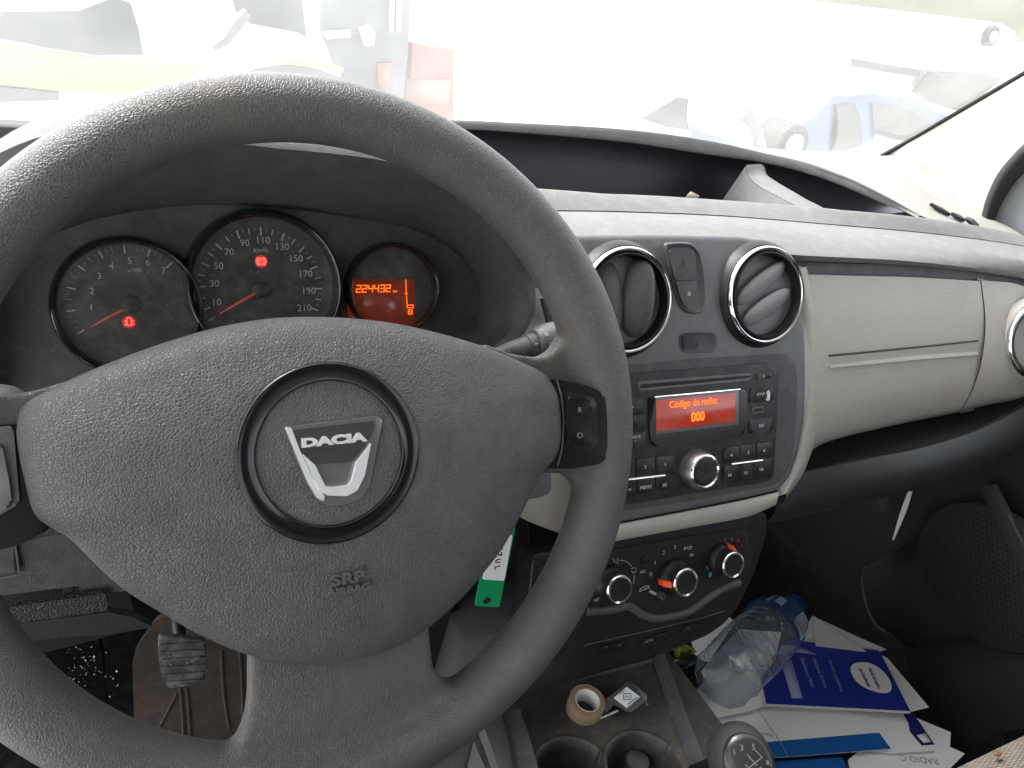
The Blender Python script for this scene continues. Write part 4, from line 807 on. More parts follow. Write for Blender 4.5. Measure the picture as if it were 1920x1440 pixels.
box('console_body', (.17, -.35, -.66), (.40, .16, zt-.056), M['door'], co_)
box('console_front', (.16, .10, -.66), (.41, .30, -.30), M['door'], co_)
# loose things in the tray
zT = zt+.0005
tp = thing('tape_roll', 'small roll of tan adhesive tape with a white core, in the console tray', 'tape roll', tz(1098, 1320))
TF = Frame(atZ(1097, 1320, zt+.003), (1, 0, .0), (0, 1, .12)); TF.o = atZ(1098, 1322, zt+.009)
ro = 32*np.linalg.norm(TF.o-CAM)/F*.98
lathe('tape_body', TF, (0, 0), [(ro*.70, -.009), (ro, -.009), (ro, .008), (ro*.985, .0085), (ro*.70, .0085), (ro*.70, -.009)], M['tape'], tp, 64, 40)
lathe('tape_core', TF, (0, 0), [(ro*.70, -.0088), (ro*.70, .0088), (ro*.66, .0088), (ro*.56, .005), (ro*.54, -.0088)], M['core'], tp, 64, 40)
cdt = thing('diamond_card', 'diamond shaped clear plastic holder with a white label, leaning beside the tape roll', 'label holder', tz(1175, 1310))
DF = Frame(atZ(1175, 1307, zt+.016), (1, .15, .05), (0, 1, .35))
z7 = zc(960, 1160, 4.)
def d7(*p): return DF.abl(z7(*p))
prism('holder', DF, rp(d7(870, 470, 905, 478, 1015, 570, 1010, 610, 905, 695, 865, 695, 770, 640, 715, 700, 690, 705, 690, 610, 760, 560), .0015, 3), -.002, 0, mat('smoky_plastic', (.07, .075, .075), .2, bump=[('noise', 200, .3)]), cdt, .0006)
lb_ = prism('label', DF, rp(d7(858, 512, 962, 588, 860, 670, 762, 595), .0006, 2), 0, .0004, M['paper'], cdt)
dd = d7(835, 565, 890, 562, 890, 608, 835, 608)
strokes('label_print', DF, [dd+[dd[0]], d7(845, 592, 858, 580, 868, 590, 880, 592), d7(800, 570, 840, 540), d7(870, 650, 945, 590), d7(865, 640, 930, 592)], .0005, .0005, M['ink'], lb_)
wr = setp(mesh('foil_scrap', [tz(1222, 1420, zt-.04), tz(1230, 1412, zt-.035), tz(1238, 1420, zt-.03), tz(1234, 1430, zt-.04), tz(1224, 1428, zt-.045)], [(0, 1, 3, 4), (1, 2, 3)], M['cyan'], None, False, loc=tz(1230, 1425, zt-.045)), 'scrap of turquoise foil in the right cup holder', 'scrap')
stk = tube('straw', [tz(1110, 1352), tz(1130, 1345), tz(1157, 1337)+A(0, 0, .004)], .0012, M['core'], None, 8, loc=tz(1110, 1352)); setp(stk, 'thin pale stick lying beside the tape roll', 'stick')
stk = tube('twig', [tz(1208, 1308), tz(1214, 1323)], .0012, M['tapeside'], None, 6, loc=tz(1210, 1315)); setp(stk, 'tiny brown twig beside the diamond shaped holder', 'twig')
# gear lever
gk = thing('gear_lever', 'grey gear knob with a gear pattern on its cap', 'gear lever', (.33, -.07, -.40))
G0 = dep = CAM+ray(1388, 1425)*.66
gax = A(-.15, -.45, .88); GK = Frame(G0, A(1, -.1, .12), np.cross(gax, A(1, -.1, .12)))
gkn = ell('gear_knob', GK, (0, 0, 0), (.0255, .031, .030), mat('knob_leather', (.024, .024, .024), .5, bump=[('leather', 900, .4)], var=.3), gk, .9, .95)
tube('lever_shaft', [G0-GK.z*.02, G0-GK.z*.16], .010, M['black'], gk, 16)
capf = Frame(G0+GK.w(0, 0, 0)*0+0*G0, GK.x, GK.y)
vd = CAM-G0; vd /= np.linalg.norm(vd); cz = (GK.z*.45+vd*.75); cz /= np.linalg.norm(cz)
cx_ = A(1, 0, .1); cx_ = cx_-cz*(cx_@cz); CPF = Frame(G0+cz*.0, cx_, np.cross(cz, cx_))
cpo = CPF.ab(1400, 1420, .030)
cap = ell('knob_cap', CPF, (cpo[0], cpo[1]-.004, .0262), (.0200, .0235, .0060), mat('knob_gloss', (.018, .018, .018), .25, bump=[('noise', 250, .2)]), gkn, .8, 1)
qq = CPF.px(1400, 1410, .032)
text('gear_numbers', CPF, [(cpo[0]-2*qq, cpo[1]+17*qq, 15*qq, '3', -25), (cpo[0]+19*qq, cpo[1]+11*qq, 15*qq, '5', -25), (cpo[0]-18*qq, cpo[1]+15*qq, 13*qq, '1', -20), (cpo[0]+13*qq, cpo[1]-26*qq, 12*qq, '4', -20), (cpo[0]+31*qq, cpo[1]-22*qq, 12*qq, 'R', -20)], M['dim'], gkn, n=.0322)
strokes('gear_pattern', CPF, [[(cpo[0]+x*qq, cpo[1]+y*qq) for x, y in l] for l in ([(-9, -10), (-4, -24)], [(2, 4), (10, -18)], [(-6, -17), (24, -10)], [(20, 5), (26, -10)])], 1.5*qq, .0322, M['dim'], gkn)
# ---------------- footwell: pedals, mat ----------------
bp = thing('brake_pedal', 'worn ribbed pedal pad with flakes of dirt, above the brown mat', 'pedal', atY(340, 1290, .28))
BF = Frame(atY(340, 1240, .27), (1, 0, 0), (0, .45, 1))
bpp = prism('pedal_pad', BF, rp(BF.abl([(297, 1190), (385, 1200), (388, 1245), (382, 1280), (316, 1293), (303, 1268), (296, 1230)]), .005, 3), -.008, 0, M['pedal'], bp, .002, 3)
for k in range(6):
    yy = 1206+k*14; strokes('pedal_rib', BF, [BF.abl([(301+k*1.5, yy+3), (384, yy-2)])], .0016, .0001, M['pedal'], bpp, .0012)
tube('pedal_arm', [BF.w(0, 0, -.006), BF.w(.0, .03, -.05), BF.w(0, .2, -.03)], .007, M['black'], bp)
fm = thing('floor_mat', 'brown dusty moulded floor panel under the pedals', 'floor panel', atY(360, 1390, .33))
MF = Frame(atY(380, 1300, .33), (1, 0, 0), (0, .8, 1))
fmp = prism('panel', MF, rp(MF.abl([(248, 1240), (255, 1215), (275, 1185), (300, 1150), (520, 1150), (540, 1400), (500, 1450), (380, 1440), (252, 1370)]), .01, 4), -.02, 0, M['brown'], fm, .004, 3)
for ln in ([(338, 1290), (342, 1330), (345, 1380)], [(350, 1290), (354, 1330), (357, 1380)], [(415, 1220), (420, 1300), (430, 1367)], [(450, 1220), (455, 1310), (452, 1360), (430, 1372)], [(332, 1300), (300, 1362)]):
    tube('panel_groove', [MF.w(*MF.ab(u, v, .0), .0) for u, v in ln], .0022, M['brown'], fmp, 6)
for dpx in ((100, 1196, 185, 1300),):
    cl = thing('foot_rest', 'black rubber foot rest strewn with pale grit, left of the pedal', 'foot rest', atY(150, 1250, .28)); CLF = Frame(atY(150, 1250, .28), (1, 0, 0), (0, .5, 1))
    prism('rest_pad', CLF, rp(CLF.abl([(95, 1198), (140, 1186), (183, 1190), (192, 1230), (200, 1330), (110, 1320), (60, 1240)]), .006, 4), -.02, 0, M['carpet'], cl, .005, 3)
    tube('rest_edge', [CLF.w(*CLF.ab(u, v, 0), 0) for u, v in ((93, 1199), (115, 1190), (145, 1185), (180, 1191))], .0035, M['mid'], cl, 8)
V_, F_ = [], []
for i in range(70):
    u, v = random.gauss(150, 28), random.gauss(1250, 32); p = CLF.w(*CLF.ab(u, v, .001), .001); r = random.uniform(.0006, .0018); k = len(V_)
    V_ += [p+A(random.uniform(-1, 1), random.uniform(-1, 1), random.uniform(-1, 1))*r for _ in range(4)]; F_ += [(k, k+1, k+2), (k, k+1, k+3), (k+1, k+2, k+3), (k, k+2, k+3)]
gr = mesh('grit', V_, F_, M['debris'], None, False, loc=CLF.o); setp(gr, 'pale grit scattered over the foot rest', 'grit', kind='stuff')
# ---------------- papers and bottle in the passenger footwell ----------------
def sheet(name, label, cat, pts, z, m, th=.0008, curl=0, parent=None, zs=None):
    zz = zs or [z]*len(pts); P = [atZ(u, v, q_) for (u, v), q_ in zip(pts, zz)]
    k = len(P); up = A(0, 0, 1); L = P[0]; bm = bmesh.new()
    t_ = [bm.verts.new(tuple((p-L).tolist())) for p in P]; b_ = [bm.verts.new(tuple((p-L-up*th).tolist())) for p in P]
    bm.faces.new(t_); bm.faces.new(b_[::-1])
    for i in range(k): bm.faces.new((t_[i], b_[i], b_[(i+1) % k], t_[(i+1) % k]))
    bmesh.ops.triangulate(bm, faces=[x for x in bm.faces if len(x.verts) > 3])
    me = bpy.data.meshes.new(name); bm.to_mesh(me); bm.free(); o = fin(name, me, m, None, False, L=L); setp(o, label, cat); return o
def onsheet(name, par, pts, z, m, h=.0006):
    FZ = Frame((0, 0, z), (1, 0, 0), (0, 1, 0)); return prism(name, FZ, FZ.abl(pts, 0), 0, h, m, par)
zp = -.585
# box the papers lie on
bxp = box('storage_pile', (.46, -.12, -.66), (.80, .20, -.602), M['black2'], loc=(.6, .05, -.66)); setp(bxp, 'black bag under the loose papers in the passenger footwell', 'bag')
s1 = sheet('manual', 'navy and blue booklet lying lowest under the papers', 'booklet', [(1300, 1400), (1560, 1395), (1640, 1500), (1300, 1500)], -.600, M['navy2'], .004)
s2 = sheet('blue_folder', 'bright blue folded strip beneath the white and blue folder', 'folder', [(1440, 1428), (1580, 1420), (1586, 1440), (1560, 1455), (1440, 1462)], -.596, M['azure'], .002)
s3 = sheet('radio_card', 'white card printed RADIO at its lower edge, under the other papers', 'card', [(1590, 1425), (1702, 1330), (1718, 1346), (1783, 1373), (1779, 1432), (1740, 1470), (1600, 1470)], -.597, M['paper'], .001)
FZ = Frame((0, 0, -.5955), (1, 0, 0), (0, 1, 0))
def tZ(z, u, v, cap, s, dirpx, m, par, name='print', sx=1, bold=0):
    """text on a horizontal sheet, running from (u,v) towards dirpx"""
    fz = Frame((0, 0, z), (1, 0, 0), (0, 1, 0)); a, b = fz.ab(u, v), fz.ab(*dirpx); r = degrees(atan2(b[1]-a[1], b[0]-a[0]))
    return text(name, fz, [(a[0], a[1], cap*fz.px(u, v)/.7, s, r, bold, sx)], m, par, n=.0003, extr=.0001)
tZ(-.5965, 1723, 1424, 13, 'RADIO C', (1600, 1410), M['fink'], s3)
s3b = sheet('small_card', 'small white printed card poking out beside the seat edge', 'card', [(1781, 1400), (1809, 1413), (1782, 1440), (1770, 1440)], -.598, M['paper'], .001)
s4 = sheet('guide_booklet', 'white booklet with a navy tab and emblem on its corner', 'booklet', [(1600, 1320), (1695, 1325), (1752, 1397), (1752, 1408), (1670, 1412), (1640, 1405)], -.592, M['paper'], .003)
onsheet('navy_tab', s4, [(1691, 1334), (1710, 1336), (1722, 1352), (1752, 1396), (1728, 1398), (1706, 1372), (1703, 1356)], -.5918, M['navy2'])
tb = [(1719, 1379), (1735, 1375), (1746, 1391), (1732, 1393)]
onsheet('tab_emblem', s4, tb, -.5910, M['paper'])
s5 = sheet('white_folder', 'white folder with a broad blue band along its lower edge', 'folder', [(1281, 1326), (1350, 1316), (1610, 1322), (1625, 1340), (1670, 1404), (1474, 1419), (1316, 1421), (1300, 1385)], -.587, M['paper'], .0015)
onsheet('blue_band', s5, [(1304, 1386), (1352, 1393), (1435, 1392), (1648, 1374), (1670, 1404), (1474, 1419), (1315, 1421)], -.5868, M['azure'])
fzz = Frame((0, 0, -.5862), (1, 0, 0), (0, 1, 0)); strokes('fold_line', fzz, [fzz.abl([(1420, 1330), (1455, 1378), (1478, 1418)])], .0009, 0, M['fink'], s5, .0002)
tZ(-.5868, 1432, 1377, 6, 'Descubra', (1380, 1372), M['fink'], s5)
s6 = sheet('loose_sheet', 'white punched sheet under the base of the bottle', 'paper', [(1279, 1309), (1325, 1245), (1385, 1180), (1465, 1185), (1436, 1324), (1400, 1335), (1328, 1349), (1312, 1340)], -.583, M['paper'], .0008)
for (u, v) in ((1291, 1312), (1301, 1321), (1311, 1329)): onsheet('punch_hole', s6, [(u-2, v-1), (u, v-2.5), (u+2, v), (u, v+2)], -.5828, M['ink'], .0004)
s7 = sheet('back_sheet', 'folded grey and lilac paper standing up behind the blue booklet', 'paper', [(1498, 1206), (1503, 1185), (1524, 1154), (1560, 1175), (1662, 1217), (1650, 1222), (1600, 1225)], -.58, M['paper2'], .001, zs=[-.58, -.57, -.55, -.555, -.57, -.575, -.58])
s7b = sheet('folded_leaf', 'pale folded leaf in front of the grey and lilac paper', 'paper', [(1524, 1156), (1556, 1176), (1624, 1221), (1590, 1226), (1530, 1215)], -.575, M['paper2'], .0006, zs=[-.546, -.551, -.571, -.576, -.574])
s8 = sheet('side_sheet', 'white sheet poking out right of the blue booklet', 'paper', [(1640, 1222), (1664, 1234), (1742, 1326), (1708, 1334), (1690, 1336)], -.583, M['paper'], .0008)
s9 = sheet('accident_booklet', 'royal blue booklet with a white oval title, beside the bottle', 'booklet', [(1484, 1200), (1647, 1219), (1652, 1226), (1707, 1333), (1437, 1319), (1426, 1272)], -.572, M['navy'], .0006)
sheetp = sheet
pg = prism('pages', Frame((0, 0, -.5726), (1, 0, 0), (0, 1, 0)), Frame((0, 0, -.5726), (1, 0, 0), (0, 1, 0)).abl([(1484, 1201), (1646, 1220), (1651, 1228), (1708, 1334.5), (1436, 1321), (1427, 1273)]), -.004, 0, M['paper'], s9)
q9 = zc(1420, 1130, 4.644)
FB = Frame((0, 0, -.572), (1, 0, 0), (0, 1, 0))
def b9(*p): return FB.abl(q9(*p))
prism('title_oval', FB, crs(b9(812, 590, 830, 540, 890, 520, 980, 530, 1060, 570, 1130, 640, 1165, 710, 1160, 770, 1100, 788, 1010, 770, 920, 730, 850, 670), 48, True), 0, .0004, M['paper'], s9)
def t9(x, y, cap, s, m, x2, y2, bold=0, nm='print'):
    fz = FB; a, b = FB.ab(1420+x/4.644, 1130+y/4.644), FB.ab(1420+x2/4.644, 1130+y2/4.644); r = degrees(atan2(b[1]-a[1], b[0]-a[0])); L_ = np.hypot(b[0]-a[0], b[1]-a[1])*2
    v_, f_ = textverts(s, 1); w = max(p[0] for p in v_)-min(p[0] for p in v_)
    hsz = cap*FB.px(1600, 1270)/.7*1.5
    return text(nm, FB, [(a[0], a[1], hsz, s, r, bold, L_/(w*hsz))], m, s9, n=.0005, extr=.0001)
t9(1020, 660, 5.2, 'Parte Europeo', M['navy'], 1065, 748, .0002, 'title'); t9(935, 655, 5.2, 'de Accidentes', M['navy'], 978, 738, .0002, 'title')
t9(682, 635, 5, 'No más accidentes', M['lilac'], 738, 775); t9(545, 615, 5, 'Asistencia 24 horas', M['lilac'], 600, 748); t9(432, 605, 5, 'Telefónica y Móvil', M['lilac'], 482, 737)
prism('arrow_print', FB, b9(190, 470, 275, 425, 395, 833, 300, 833), .0001, .0004, M['lilac'], s9); prism('arrow_print', FB, b9(205, 370, 300, 368, 520, 452, 275, 428, 190, 460), .0001, .0004, M['lilac'], s9)
# white crumple and black strap near the console, lime clip
s10 = sheet('paper_scrap', 'crumpled white sheet behind the lime clip, below the switches', 'paper', [(1295, 1195), (1362, 1152), (1378, 1166), (1330, 1240), (1305, 1240)], -.565, M['paper'], .0008, zs=[-.57, -.56, -.55, -.57, -.575])
s11 = sheet('paper_corner', 'white paper corner with punched dots beside the console rail', 'paper', [(1255, 1265), (1275, 1268), (1284, 1280), (1265, 1296)], -.585, M['paper'], .0008)
lm = thing('lime_clip', 'lime green plastic clip among the papers by the console', 'clip', atZ(1285, 1235, -.55))
LF = Frame(atZ(1285, 1222, -.545), (1, 0, 0), (0, .7, .8))
lcp = prism('clip_body', LF, rp(LF.abl([(1267, 1213), (1283, 1208), (1300, 1213), (1307, 1222), (1295, 1230), (1272, 1234)]), .001, 2), -.008, 0, M['lime'], lm, .001)
prism('clip_recess', LF, LF.abl([(1276, 1216), (1292, 1218), (1291, 1228), (1275, 1230)]), 0, .0004, mat('dark_lime', (.16, .19, .03), .5), lcp)
lathe('clip_hole', LF, LF.ab(1294, 1221), [(0, .0006), (.0018, .0006), (.0018, -.001)], M['black2'], lcp, 12)
cb = tube('black_strap', [atZ(1245, 1240, -.55), atZ(1262, 1244, -.545), atZ(1280, 1243, -.54), atZ(1296, 1236, -.545), atZ(1310, 1245, -.56)], .008, mat('strap', (.012, .012, .012), .35, bump=[('noise', 120, .6)]), None, 12, loc=atZ(1280, 1245, -.56)); setp(cb, 'black plastic strap under the lime clip', 'strap')
cb = tube('black_strap', [atZ(1262, 1262, -.58), atZ(1290, 1258, -.575), atZ(1308, 1272, -.575), atZ(1285, 1290, -.58), atZ(1268, 1302, -.585)], .009, M['black'], None, 12, loc=atZ(1290, 1280, -.58)); setp(cb, 'black loop of plastic between the console rail and the bottle base', 'strap')
# bottle
bo = thing('water_bottle', 'crushed clear bluish plastic water bottle with a blue cap, lying on the papers', 'bottle', CAM+ray(1350, 1270)*.97-A(0, 0, .04))
B0, B1 = CAM+ray(1362, 1268)*.955, CAM+ray(1490, 1132)*1.16
bx = (B1-B0); BLn = np.linalg.norm(bx); bx /= BLn
by_ = np.cross(A(0, 0, 1), bx); by_ /= np.linalg.norm(by_); BTF = Frame(B0, by_, np.cross(bx, by_))
if BTF.z@bx < 0: BTF = Frame(B0, -by_, np.cross(bx, -by_))
rng = np.random.RandomState(3); dents = [(rng.rand(), rng.rand()*2*pi, .002+.008*rng.rand(), .03+.10*rng.rand()) for _ in range(46)]
def brow(t, r, n=130):
    out = []
    for j in range(n):
        a = 2*pi*j/n; d = 0
        for (dt, da_, dd_, dw) in dents:
            x = ((t-dt)/dw)**2+(((a-da_+pi) % (2*pi)-pi)/(dw*5))**2; d += dd_*np.exp(-x)
        w3 = abs(sin(a*5+t*23+2*sin(t*31)))*abs(sin(t*47+a*3+1.5*sin(a*4))); rr3 = r - ((d+.0022*w3+.0012*abs(sin(a*11+t*90*sin(a)))) if r > .02 else 0); out.append(BTF.w(rr3*cos(a), rr3*sin(a), t*BLn))
    return out
bpf = [(-.01, .004), (-.02, .012), (-.045, .030), (-.03, .039), (0, .0435), (.06, .0445)]+[(.06+.01*i, .0440-.0012*(i % 6 in (2, 3))) for i in range(1, 56)]+[(.62+.03*i, .0445-.0008*i*i*.35) for i in range(1, 9)]+[(.9, .020), (.93, .0145), (.955, .0135), (.97, .013)]
v, f = grid([brow(t, max(r, .003)) for t, r in bpf], True); bd = mesh('bottle_body', v, f, M['bottle'], bo, True, 80)
lathe('cap', Frame(BTF.w(0, 0, BLn*.95), BTF.x, BTF.y), (0, 0), [(.0155, -.006), (.0165, -.004), (.0165, .011), (.015, .013), (0, .013)], mat('cap_blue', (.01, .03, .22), .4), bo, 40, 40)
# wrap label band and barcode
def BW(a, t, n=.0008):
    r = np.interp(t, [p[0] for p in bpf], [p[1] for p in bpf]) - sum(dd_*np.exp(-(((t-dt)/dw)**2+(((a-da_+pi) % (2*pi)-pi)/(dw*5))**2)) for dt, da_, dd_, dw in dents) + n
    return BTF.w(r*cos(a), r*sin(a), t*BLn)
va = (CAM-BTF.w(0, 0, BLn*.6)); a_c = atan2(va@BTF.y, va@BTF.x)
def patch(name, a0_, a1_, t0_, t1_, m, par, n=.0008, na=16, ntt=10):
    v, f = grid([[BW(a0_+(a1_-a0_)*i/na, t0_+(t1_-t0_)*j/ntt, n) for i in range(na+1)] for j in range(ntt+1)]); return mesh(name, v, f, m, par, True)
lbm = clearmat('label_film', (.55, .7, .95), .3, .1, (.08, .2, .55))
lbb = patch('label', a_c-1.6, a_c+1.2, .52, .78, lbm, bd, .0008, 40)
patch('barcode_patch', a_c+.35, a_c+.95, .56, .72, mat('label_white', (.42, .47, .52), .5), bd, .0016)
for k in range(12): patch('barcode_bar' , a_c+.40+k*.043, a_c+.40+k*.043+(.012 if k % 3 else .022), .58, .70, M['ink'], bd, .0022, 2, 6) if k < 11 else None
patch('label_text', a_c-.5, a_c-.25, .60, .70, mat('label_pale', (.35, .45, .6), .5), bd, .0016)
patch('label_text', a_c-.75, a_c-.62, .58, .74, M['lilac'], bd, .0016)
# ---------------- passenger seat ----------------
st_ = thing('passenger_seat', 'beige woven fabric seat cushion at the lower right', 'seat', (.75, -.4, -.66))
def fabric():
    m = mat('woven_fabric', (.26, .24, .20), .9); N = m.node_tree.nodes; L = m.node_tree.links.new; P = N['Principled BSDF']; tc = N.new('ShaderNodeTexCoord')
    mp = N.new('ShaderNodeMapping'); mp.inputs['Rotation'].default_value = (0, 0, .5); L(tc.outputs['Object'], mp.inputs[0])
    br = N.new('ShaderNodeTexBrick'); br.inputs['Scale'].default_value = 130; br.inputs['Color1'].default_value = (.20, .185, .15, 1); br.inputs['Color2'].default_value = (.13, .12, .095, 1); br.inputs['Mortar'].default_value = (.035, .03, .022, 1); br.inputs['Mortar Size'].default_value = .05; br.inputs['Brick Width'].default_value = .5; br.inputs['Row Height'].default_value = .25
    L(mp.outputs[0], br.inputs[0]); L(br.outputs[0], P.inputs['Base Color']); b = N.new('ShaderNodeBump'); b.inputs['Distance'].default_value = .001; b.inputs['Strength'].default_value = .7; L(br.outputs['Fac'], b.inputs['Height']); b.invert = True; L(b.outputs[0], P.inputs['Normal']); return m
zs_ = -.27; E0, E1 = atZ(1700, 1462, zs_), atZ(2050, 1298, zs_)
dx = E1-E0; dx /= np.linalg.norm(dx); STF = Frame(E0, dx, np.cross(A(0, 0, 1), dx)); w_ = np.linalg.norm(E1-E0)+.12
ell('cushion', STF, (w_/2-.02, -.25, -.08), (w_/2, .25, .08), fabric(), st_, .18, .18, 64, 32)
c_ = STF.ab(1870, 1412, .001); crm = ell('crumb', STF, (c_[0], c_[1], .001), (.0048, .0028, .0015), M['crumb'], None, loc=STF.w(*c_, 0)); setp(crm, 'orange brown crumb on the beige seat', 'crumb')
# ---------------- passenger door ----------------
pd = thing('passenger_door', 'black passenger door lining with speaker grille and pocket', 'door', (1.0, 0, -.6))
DX = .98
def dX(pts, dx_=0): return [atX(u, v, DX+dx_) for u, v in pts]
box('door_shell', (1.0, -.9, -.62), (1.08, .62, .03), M['door'], pd, .004)
box('window_frame', (1.03, -.9, .03), (1.07, -.86, .6), M['seal'], pd)
loft('lining', [dX([(1640, 900), (1720, 880), (1800, 860), (1900, 820), (2000, 780)]), dX([(1700, 1010), (1760, 980), (1850, 950), (1920, 930), (2000, 900)], -.0), dX([(1620, 1070), (1680, 1080), (1780, 1080), (1900, 1060), (2000, 1040)], -.035), dX([(1640, 1160), (1720, 1170), (1800, 1150), (1920, 1120), (2000, 1100)], -.035), dX([(1690, 1200), (1730, 1213), (1800, 1200), (1920, 1170), (2000, 1150)], -.02)], M['door'], pd, n=40, k=6)
loft('door_pocket', [dX([(1690, 1210), (1730, 1213), (1830, 1196), (1920, 1178), (2000, 1160)], -.012), dX([(1720, 1290), (1780, 1280), (1860, 1262), (1920, 1250), (2000, 1235)], -.03), dX([(1790, 1400), (1830, 1390), (1900, 1370), (1960, 1360), (2050, 1330)], -.02)], mat('pocket_plastic', (.020, .021, .021), .55, bump=[('vor', 900, .25)]), pd, n=30, k=6)
tube('lining_edge', dX([(1622, 1062), (1617, 1090), (1620, 1115), (1628, 1145), (1643, 1172), (1660, 1186)], -.03), .0022, M['dark'], pd, 8)
loft('pull_strap', [dX([(1838, 916), (1860, 980), (1895, 1050), (1930, 1110)], -.03), dX([(1842, 913), (1866, 978), (1901, 1046), (1938, 1106)], -.038), dX([(1868, 908), (1896, 968), (1930, 1030), (1960, 1080)], -.038), dX([(1872, 910), (1900, 968), (1934, 1030), (1964, 1080)], -.03)], mat('strap_plastic', (.035, .037, .035), .5, bump=[('vor', 900, .2)]), pd, n=20, k=3)
# speaker grille: raised disc with rows of holes
sc_ = dX([(1850, 1080)], -.036)[0]; SPF = Frame(sc_, A(0, -1, 0), A(0, 0, 1))
V_, F_ = [], []
gm = mat('grille_hole', (.002, .002, .002), .8)
for i in range(-16, 17):
    for j in range(-14, 15):
        a, b = i*.0075+(.00375 if j % 2 else 0), j*.0065; r = np.hypot(a/1.0, b/.9)
        if r > .098: continue
        k = len(V_); rr4 = .0017
        V_ += [SPF.w(a+rr4*cos(t*pi/3), b+rr4*sin(t*pi/3), .0022) for t in range(6)]; F_.append(tuple(range(k, k+6)))
lathe('speaker_grille', SPF, (0, 0), [(0, .002), (.100, .002), (.108, .0), (.112, -.006)], M['door'], pd, 64, 40, ab=(1, .9))
sg_ = [c for c in pd.children if c.name.startswith('speaker_grille')][0]
mesh('grille_holes', V_, F_, gm, sg_, False)
# mirror corner / quarter window at the right edge
loft('window_seal', [[atX(u, v, .99) for u, v in ((1838, 416), (1848, 375), (1868, 330), (1895, 295), (1930, 262), (1990, 225))], [atX(u, v, .985) for u, v in ((1848, 420), (1858, 378), (1880, 332), (1908, 298), (1940, 270), (1995, 240))], [atX(u, v, 1.0) for u, v in ((1862, 428), (1870, 400), (1888, 365), (1915, 330), (1950, 300), (2000, 275))]], M['seal'], pd, n=24, k=4)
loft('quarter_trim', [[atX(u, v, 1.005) for u, v in ((1862, 428), (1870, 400), (1888, 365), (1915, 330), (1950, 300), (2000, 275))], [atX(u, v, 1.012) for u, v in ((1872, 432), (1880, 410), (1898, 380), (1925, 350), (1960, 325), (2010, 300))], [atX(u, v, 1.012) for u, v in ((1925, 452), (1930, 430), (1950, 420), (1970, 400), (1990, 390), (2050, 380))]], mat('mirror_corner', (.16, .17, .175), .5), pd, n=20, k=4)
loft('door_top', [[atX(u, v, .985) for u, v in ((1845, 418), (1880, 434), (1925, 455), (1990, 480))], [atX(u, v, .975) for u, v in ((1850, 424), (1885, 441), (1925, 462), (1990, 490))], [atX(u, v, .975) for u, v in ((1850, 445), (1885, 480), (1925, 520), (1990, 580))]], M['top'], pd, n=16, k=4)
# pale strip seen in the gap between dash and door
gp = loft('sill_gap', [dX([(1703, 920), (1688, 960), (1673, 1012)], -.045), dX([(1711, 922), (1699, 960), (1676, 1013)], -.045)], mat('sill_white', (.85, .85, .82), .5), pd, n=10, k=2)
brk = loft('wiring_bracket', [[atY(u, v, .22) for u, v in ((1640, 935), (1655, 930), (1667, 930))], [atY(u, v, .22) for u, v in ((1648, 948), (1655, 950), (1664, 945))], [atY(u, v, .22) for u, v in ((1656, 957), (1658, 958), (1660, 957))]], mat('bracket_grey', (.10, .10, .11), .5), da, n=8, k=2)
# ---------------- pillar trim ----------------
pl_ = [atY(1650, 291, .585), ws(1700, 263), ws(1780, 216), ws(1860, 169), ws(1940, 122), ws(2050, 60)]
pr0 = [p+A(-.004, -.004, .0) for p in pl_]
prr = [[p+A(.001, -.003, -.0005) for p in pl_],
       [atX(1700, 330, 1.075), atX(1760, 300, 1.08), atX(1830, 250, 1.08), atX(1900, 200, 1.08), atX(1970, 150, 1.08), atX(2100, 80, 1.08)],
       [atX(1745, 368, 1.05), atX(1790, 350, 1.06), atX(1850, 290, 1.06), atX(1920, 240, 1.06), atX(1990, 190, 1.06), atX(2120, 120, 1.06)],
       [atX(1800, 398, 1.02), atX(1828, 370, 1.03), atX(1855, 325, 1.03), atX(1905, 270, 1.03), atX(1960, 225, 1.03), atX(2100, 150, 1.03)],
       [atX(1842, 419, .99), atX(1850, 377, .99), atX(1870, 332, .99), atX(1897, 297, .99), atX(1932, 264, .99), atX(2000, 220, .99)]]
pil = thing('pillar_trim', 'cream windscreen pillar trim at the right end of the dashboard', 'pillar trim', (1.05, .5, .07))
loft('pillar_cover', prr, M['pillar'], pil, n=40, k=8)
tube('glass_seal', [p+A(.001, -.004, 0) for p in pl_], .0040, M['seal'], pil, 8)
# small scrap in the tray
pc = prism('receipt_scrap', Frame(atY(1300, 366, .36), (1, 0, 0), (0, .2, 1)), Frame(atY(1300, 366, .36), (1, 0, 0), (0, .2, 1)).abl([(1286, 370), (1296, 359), (1312, 367), (1308, 372)]), -.001, 0, mat('tan_card', (.45, .33, .25), .7), None, loc=atY(1300, 368, .36)); setp(pc, 'small tan scrap of card at the edge of the storage tray', 'scrap')
